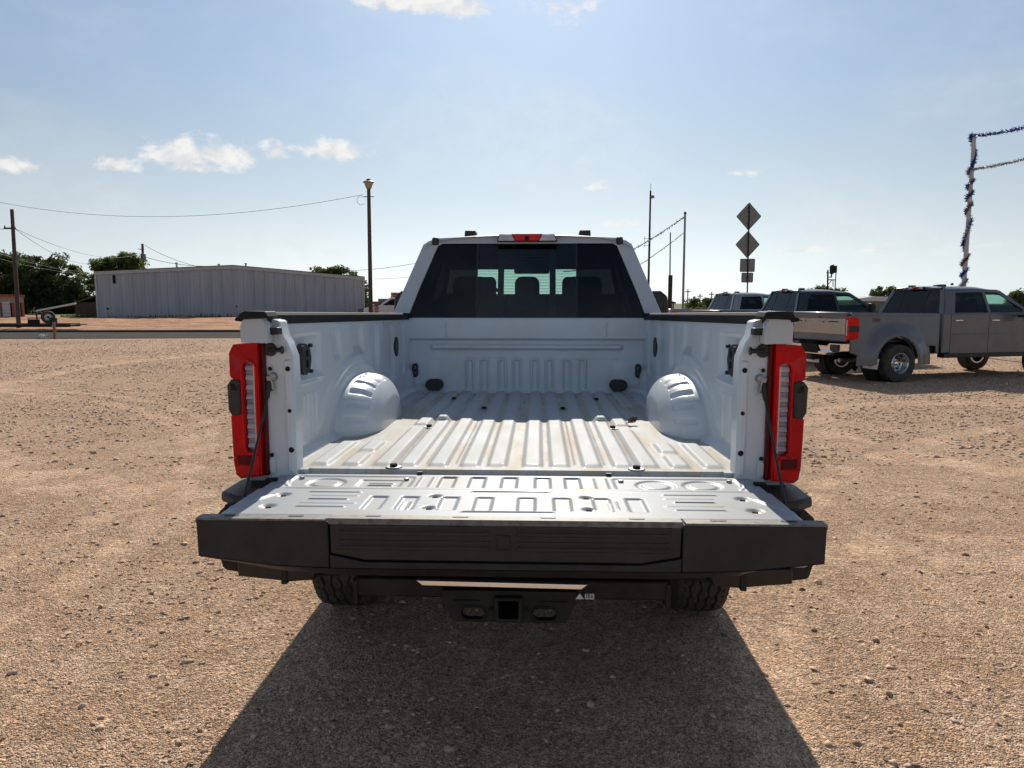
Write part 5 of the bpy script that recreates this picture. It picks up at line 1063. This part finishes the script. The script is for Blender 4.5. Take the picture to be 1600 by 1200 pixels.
# far sign board beside the cab
sb = empty('sign_board', at(617, 500, 100), 0, 'distant pale sign board just left of the cab mirror', 'sign'); sb.location.z = 0; B0 = sb.location.copy()
mb = MB(); p0, p1 = at(611, 466, 100) - B0, at(626, 457, 100) - B0; mb.b2((p0.x, -.1, p0.z), (p1.x, .1, p1.z)); bd = mb.build('board', 'poster', sb)
MB().b2((p0.x + .25, -.12, p0.z + .48), (p1.x - .2, -.1, p0.z + .60)).build('board_lettering', 'hole', bd); MB().b2((p0.x + .35, -.12, p0.z + .22), (p1.x - .4, -.1, p0.z + .32)).build('board_lettering', 'hole', bd)
mb = MB(); mb.tube([(0, 0, 0), (0, 0, p0.z)], .1, 8); mb.build('post', 'galv', sb)
by = empty('bollard', at(589.8, 500, 52), 0, 'yellow bollard beside the lamp pole, just above the bed rail', 'bollard'); by.location.z = 0
mb = MB(); zt = zat(483, 52); mb.lathe([(0, .095), (zt - .05, .095), (zt, .06), (zt + .01, 0)], (0, 0, 0), 'z', 14); mb.build('bollard_tube', simple('yellow_paint', (.50, .33, .10), .5), by)
mb = MB(); mb.lathe([(0, .15), (.04, .14), (.05, .09)], (0, 0, 0), 'z', 14); mb.build('bollard_base', 'galv', by)
# two far vehicles between the pole and the mirror
def far_car(label, px, Y, mat, L, h, hood, heading, cat):
    p = at(px, 500, Y); t = empty('parked_' + cat, (p.x, Y, 0), heading, label, cat); w_ = .95
    prof = [(-L / 2, .45), (-L / 2, h * .58), (-L / 2 + hood * .2, h * .62), (-L / 2 + hood, h * .68), (-L / 2 + hood + .9, h), (L / 2 - .25, h), (L / 2, h * .6), (L / 2, .45)]
    mb = MB(); mb.prism(prof, lambda u, v, d: (u, d, v), -w_, w_); mb.build('body', mat, t, 30, .06, 3)
    for s in (-1, 1):
        mb = MB(); mb.prism([(-L / 2 + hood + .25, h * .70), (-L / 2 + hood + .98, h * .93), (L / 2 - .5, h * .93), (L / 2 - .3, h * .70)], lambda u, v, d, s=s: (u, s * (w_ + d), v), -.02, .006); mb.build('side_window', 'privacy', t)
        for x in (-L / 2 + .85, L / 2 - .9):
            mb = MB(); mb.lathe([(s * (w_ - .22), .0), (s * (w_ - .22), .36), (s * (w_ + .01), .36), (s * (w_ + .012), .22), (s * (w_ - .02), .20), (s * (w_ - .02), 0)], (x, 0, .36), 'y', 20); mb.build('wheel', 'rubber', t)
            mb = MB(); mb.lathe([(s * (w_ - .03), .40), (s * (w_ + .008), .42), (s * (w_ + .008), .36)], (x, 0, .38), 'y', 20); mb.build('arch_liner', 'hole', t)
    mb = MB(); mb.prism([(-.8, h * .70), (.8, h * .70), (.68, h * .96), (-.68, h * .96)], lambda u, v, d: (-L / 2 + hood + .05 + d + (v - h * .68) * .9 / (h * .32), u, v), -.04, .0); mb.build('windscreen', 'privacy', t)
    for s in (-1, 1): mb = MB(); mb.b2((-L / 2 - .03, s * .55 - .18, h * .42), (-L / 2 + .05, s * .55 + .18, h * .54)); mb.build('headlamp', 'clear', t, 30, .02)
    mb = MB(); mb.b2((-L / 2 - .02, -.35, h * .36), (-L / 2 + .05, .35, h * .50)); mb.build('grille', 'hole', t)
far_car('white van facing left beside the yellow bollard, partly behind the cab mirror', 622, 57, M['doorwhite'], 5.2, 2.1, 1.15, R(10), 'van')
far_car('dark car parked beyond the white van near the lamp pole', 600, 72, M['darkpaint'], 4.8, 1.75, 1.1, R(4), 'car')
# ------------------------------------------------------------------ trailer, posts and small things at left
TR = 44.0
tr = empty('flatbed_trailer', (at(40, 516, TR).x, TR, 0), R(2), 'black flatbed trailer with spare wheel and raised ramp parked across the road', 'trailer'); r0 = tr.location.copy()
q = lambda px: at(px, 510, TR - .9).x - r0.x
mb = MB(); mb.b2((q(-60), -1.0, .22), (q(108), -.9, .40)); mb.build('frame_rail', 'hole', tr, 30, .01); mb = MB(); mb.b2((q(-60), .9, .22), (q(96), 1.0, .40)); mb.build('frame_rail', 'hole', tr, 30, .01)
for k in range(14): mb = MB(); mb.b2((q(-60) + k * .46, -.9, .30), (q(-60) + k * .46 + .40, .9, .36)); mb.build('deck_plank', 'wood', tr)
mb = MB(); mb.b2((q(44), -.98, .40), (q(62), -.94, .68)); mb.build('side_box', 'hole', tr)
mb = MB(); mb.tube([(q(44), -.95, .4), (q(44), -.95, .75), (q(64), -.95, .75)], .035, 6); mb.build('side_rail', 'hole', tr)
mb = MB(); mb.tube([(q(57), -.9, .4), (q(57), -.9, zat(485, TR))], .04, 6); mb.build('ramp_prop', 'hole', tr)
mb = MB(); a_, c_ = Vector((q(57), -.9, zat(485.5, TR))), Vector((q(118), -.9, zat(474, TR))); mb.tube([a_, c_], .06, 6); mb.build('ramp_bar', 'doorwhite', tr)
sw = MB(); sw.lathe([(-.12, .20), (-.13, .28), (-.10, .36), (0, .38), (.10, .36), (.13, .28), (.12, .20)], (0, 0, 0), 'x', 28); sw = sw.build('spare_wheel', 'rubber', tr); sw.location = (q(72), -.75, .80); sw.rotation_euler = (0, 0, R(-62))
mb = MB(); mb.lathe([(.125, .225), (.11, .22), (.05, .15), (.06, .06), (.06, 0)], (0, 0, 0), 'x', 24); mb.build('white_rim', 'doorwhite', sw)
mb = MB(); mb.lathe([(.07, .07), (.075, .05), (.075, 0)], (0, 0, 0), 'x', 12); mb.build('hub', 'hole', sw)
mb = MB(); mb.tube([(q(98), -.3, .30), (q(108), 0, .30)], .07, 8); mb.build('coupler', 'hole', tr)
mb = MB(); mb.b2((q(76), -.95, .40), (q(86), -.75, .78)); mb.build('tool_box', 'darksteel', tr, 30, .02)
for sx in (-40, -25):
    mb = MB(); mb.lathe([(-.95, .0), (-.95, .34), (-.75, .34), (-.75, 0)], (q(sx), 0, .34), 'y', 20); mb.build('trailer_wheel', 'rubber', tr)
ms = empty('marker_post', gpt(87, 530), R(4), 'short weathered wooden post at the edge of the road', 'post')
mb = MB(); mb.b2((-.07, -.06, -.1), (.02, .06, zat(503, ms.location.y))); mb.build('post_shaft', simple('reddish_post', (.22, .10, .07), .9), ms, 30, .01)
mb = MB(); mb.b2((-.10, -.02, .4), (-.075, .04, zat(505, ms.location.y))); mb.build('reflector_strip', 'doorwhite', ms)
for px, py, Y, lab in ((101.5, 480, 66, 'thin dark fence post right of the trailer ramp'), (119, 476, 66, 'thin dark fence post under the ramp end'), (153, 476, 67, 'fence post at the corner of the grey building')):
    f_ = empty('fence_post', (at(px, 0, Y).x, Y, .1), 0, lab, 'post'); mb = MB(); mb.tube([(0, 0, -.2), (0, 0, zat(py, Y) - .1)], .06, 8); mb.build('post_shaft', 'wood', f_); mb = MB(); mb.lathe([(zat(py, Y) - .1, .07), (zat(py, Y) - .04, .05), (zat(py, Y) - .02, 0)], (0, 0, 0), 'z', 8); mb.build('post_cap', 'hole', f_)
rb = empty('litter_bag', gpt(66, 529), 0, 'crumpled white litter bag at the road edge', 'litter')
rng = np.random.default_rng(4); U, V = np.meshgrid(np.linspace(0, 2 * np.pi, 18), np.linspace(0, np.pi, 10), indexing='ij'); rr = 1 + .22 * np.sin(3 * U + 2 * V) + .15 * np.sin(7 * U - 3 * V)
grid('bag_body',   .16 * rr * np.sin(V) * np.cos(U), .12 * rr * np.sin(V) * np.sin(U), .07 + .10 * rr * np.cos(V), 'doorwhite', rb, 180)
mb = MB(); mb.tube([(.12, 0, .1), (.2, .03, .17), (.23, .0, .14)], [.03, .012, .02], 6); mb.build('bag_knot', 'doorwhite', rb)
# ------------------------------------------------------------------ trees and brush
def leaf_mat(name, a, b_):
    m, t, b = material(name); v = obj_vec(t); n = t.noise(v, .9, 4, .6); n2 = t.noise(v, 7, 2)
    t.put(b.inputs['Base Color'], t.mix(t.mapr(t.math('ADD', t.math('MULTIPLY', n, .6), t.math('MULTIPLY', n2, .4)), .35, .65), a, b_))
    b.inputs['Roughness'].default_value = .65; b.inputs['Specular IOR Level'].default_value = .3
    tr = t.new('ShaderNodeBsdfTranslucent'); tr.inputs[0].default_value = (b_[0] * 1.3, b_[1] * 1.4, b_[2], 1)
    mx = t.new('ShaderNodeMixShader'); mx.inputs[0].default_value = .38; o = t.n['Material Output']
    t.link(b.outputs[0], mx.inputs[1]); t.link(tr.outputs[0], mx.inputs[2]); t.link(mx.outputs[0], o.inputs[0]); return m
M['leafdark'] = leaf_mat('dark_leaves', (.032, .046, .016), (.085, .110, .040)); M['leafmid'] = leaf_mat('mid_leaves', (.05, .066, .022), (.12, .145, .05))
M['leafbrush'] = leaf_mat('brush_leaves', (.055, .065, .022), (.13, .135, .05)); M['bark'] = simple('bark', (.06, .045, .033), .95, var=.3, vscale=4, bstr=.5, bscale=30)
def tree(label, Y, blobs, nclump, nleaf, lsize, mat, seed, base_px, z0=0.0, cs=.5, name='tree', group='trees around the lot', bare=0):
    """blobs: pixel ellipses (px, py, rx, ry) of the crown at distance Y"""
    rng = np.random.default_rng(seed); bx = at(base_px, 0, Y).x; t = empty(name, (bx, Y, z0), 0, label, 'tree' if name == 'tree' else 'bush', group)
    k_ = Y / FPX; cen = []; wts = np.array([b[2] * b[3] for b in blobs], float); wts /= wts.sum()
    for b in rng.choice(len(blobs), nclump, p=wts):
        px, py, rx, ry = blobs[b]; d = rng.normal(0, 1, 3); d /= np.linalg.norm(d); r = rng.random() ** .42
        c = at(px, py, Y); cen.append((c.x + d[0] * r * rx * k_ - bx, d[1] * r * max(rx, ry) * k_ * .8, max(c.z + d[2] * r * ry * k_ - z0, .25)))
    cen = np.array(cen); sc = cs * (.55 + .9 * rng.random(nclump))
    i = rng.integers(0, nclump, nleaf); off = rng.normal(0, 1, (nleaf, 3)); off /= np.linalg.norm(off, axis=1)[:, None]; off *= (rng.random(nleaf) ** .5)[:, None]
    P = cen[i] + off * sc[i][:, None] * np.array([1.1, 1.1, .7]); P[:, 2] = np.maximum(P[:, 2], .1)
    a = rng.normal(0, 1, (nleaf, 3)); a /= np.linalg.norm(a, axis=1)[:, None]; b = np.cross(a, rng.normal(0, 1, (nleaf, 3))); b /= np.linalg.norm(b, axis=1)[:, None]
    s = (lsize * (.6 + .8 * rng.random(nleaf)))[:, None]
    V = np.stack([P - a * s, P + b * s * .42, P + a * s, P - b * s * .42], 1).reshape(-1, 3); F = np.arange(nleaf * 4).reshape(-1, 4)
    link('crown', np_mesh('crown', V, F), mat, t)
    top = cen[:, 2].max(); mid = Vector((float(np.median(cen[:, 0])), 0, top * .45)); r0 = max(.08, top * .03)
    mb = MB(); mb.tube([(0, 0, -.3), mid * .5 + Vector((.1, 0, 0)), mid], [r0 * 1.2, r0, r0 * .75], 8)
    mb.build('trunk', 'bark', t)
    for j in rng.choice(nclump, min(nclump, 16 + bare), replace=False):
        e = Vector(cen[j]); 
        if bare: e = mid + (e - mid) * 1.25
        m1 = mid.lerp(e, .5) + Vector((0, 0, .12 * top * rng.random())); mb = MB(); mb.tube([mid * (.7 + .3 * rng.random()), m1, e], [r0 * .5, r0 * .28, r0 * .06], 5); mb.build('limb', 'bark', t)
    return t
tree('big dark leafy tree behind the cream storage shed', 84, ((20, 440, 60, 48), (75, 440, 52, 42), (-20, 430, 50, 45), (110, 452, 36, 34), (40, 478, 70, 24), (95, 484, 40, 18), (128, 470, 20, 18)), 420, 42000, .20, 'leafdark', 1, 45, .3, .75)
tree('leafy tree rising behind the left end of the grey building', 96, ((185, 410, 36, 17), (160, 416, 16, 12), (205, 415, 22, 14), (146, 440, 8, 12), (185, 432, 34, 14)), 110, 11000, .20, 'leafmid', 2, 185, 0, .62)
tree('tree top showing behind the right end of the grey building', 100, ((500, 426, 22, 8), (525, 428, 25, 11), (545, 432, 16, 7), (520, 445, 34, 14)), 90, 7500, .20, 'leafmid', 3, 520, 0, .6)
tree('thin tree squeezed between the grey building and the lamp pole', 95, ((570, 446, 4, 10), (570, 462, 4, 12), (572, 480, 5, 12)), 26, 1500, .16, 'leafmid', 4, 571, 0, .42)
tree('green bushy tree behind the small blue-grey shed', 72, ((1105, 474, 20, 9), (1090, 482, 24, 9), (1120, 478, 22, 10), (1082, 470, 8, 6)), 90, 7000, .12, 'leafmid', 5, 1098, 0, .34, bare=14)
tree('pale green brush in front of the bushy tree', 64, ((1085, 488, 20, 7), (1110, 487, 24, 6)), 60, 4200, .10, 'leafbrush', 6, 1095, 0, .28, name='bush')
tree('half-bare tree behind the charcoal pickup roof', 80, ((1283, 450, 12, 5), (1312, 455, 9, 4), (1270, 455, 12, 4), (1290, 458, 24, 6)), 40, 1700, .13, 'leafbrush', 7, 1285, 0, .35, bare=30)
tree('round dark tree left of the grey pickup cab', 90, ((1385, 457, 20, 8), (1370, 461, 10, 5), (1398, 463, 10, 6), (1385, 470, 20, 8)), 60, 5200, .16, 'leafdark', 8, 1384, 0, .5)
tree('dark tree at the right edge beyond the grey pickup', 88, ((1592, 462, 12, 7), (1610, 460, 16, 9), (1600, 472, 24, 8)), 60, 4500, .16, 'leafdark', 9, 1602, 0, .5)
tree('low dark tree behind the olive barn', 110, ((1352, 469, 8, 4), (1345, 474, 10, 5)), 24, 1500, .18, 'leafdark', 10, 1350, 0, .5)
# low weeds under the big tree and beside the fence
def weeds():
    rng = np.random.default_rng(9); n = 5200; x = at(60, 0, 67).x + rng.random(n) * (at(345, 0, 67).x - at(60, 0, 67).x); keep = rng.random(n) < np.where(x < at(160, 0, 67).x, 1, .25); x = x[keep]; n = len(x)
    y = 66.2 + rng.random(n) * 3; h = .10 + .35 * rng.random(n) ** 3; a = rng.random(n) * 6.28
    dx, dy = np.cos(a) * .05, np.sin(a) * .05; z = np.full(n, .30)
    V = np.stack([np.stack([x - dx, y - dy, z], -1), np.stack([x + dx, y + dy, z], -1), np.stack([x + rng.normal(0, .1, n), y, z + h], -1)], 1).reshape(-1, 3)
    o = link('weeds', np_mesh('weeds', V, np.arange(n * 3).reshape(-1, 3)), 'leafdark'); o['kind'] = 'stuff'; tag(o, 'low weeds along the foot of the trees and building', 'weeds')
weeds()
for px, py, lab in ((1087, 452, 'thin pole above the bushy tree'), (1107, 459, 'slim far lamp post right of the thin pole'), (1126, 456, 'far pole nearest the road sign')):
    Y = 130.0; f_ = empty('far_pole', (at(px, 0, Y).x, Y, 0), 0, lab, 'pole'); mb = MB(); mb.tube([(0, 0, 0), (0, 0, zat(py, Y))], .10, 6); mb.build('shaft', 'wood', f_); mb = MB(); mb.b2((-.5, -.06, zat(py, Y) - .5), (.5, .06, zat(py, Y) - .35)); mb.build('crossarm', 'wood', f_)
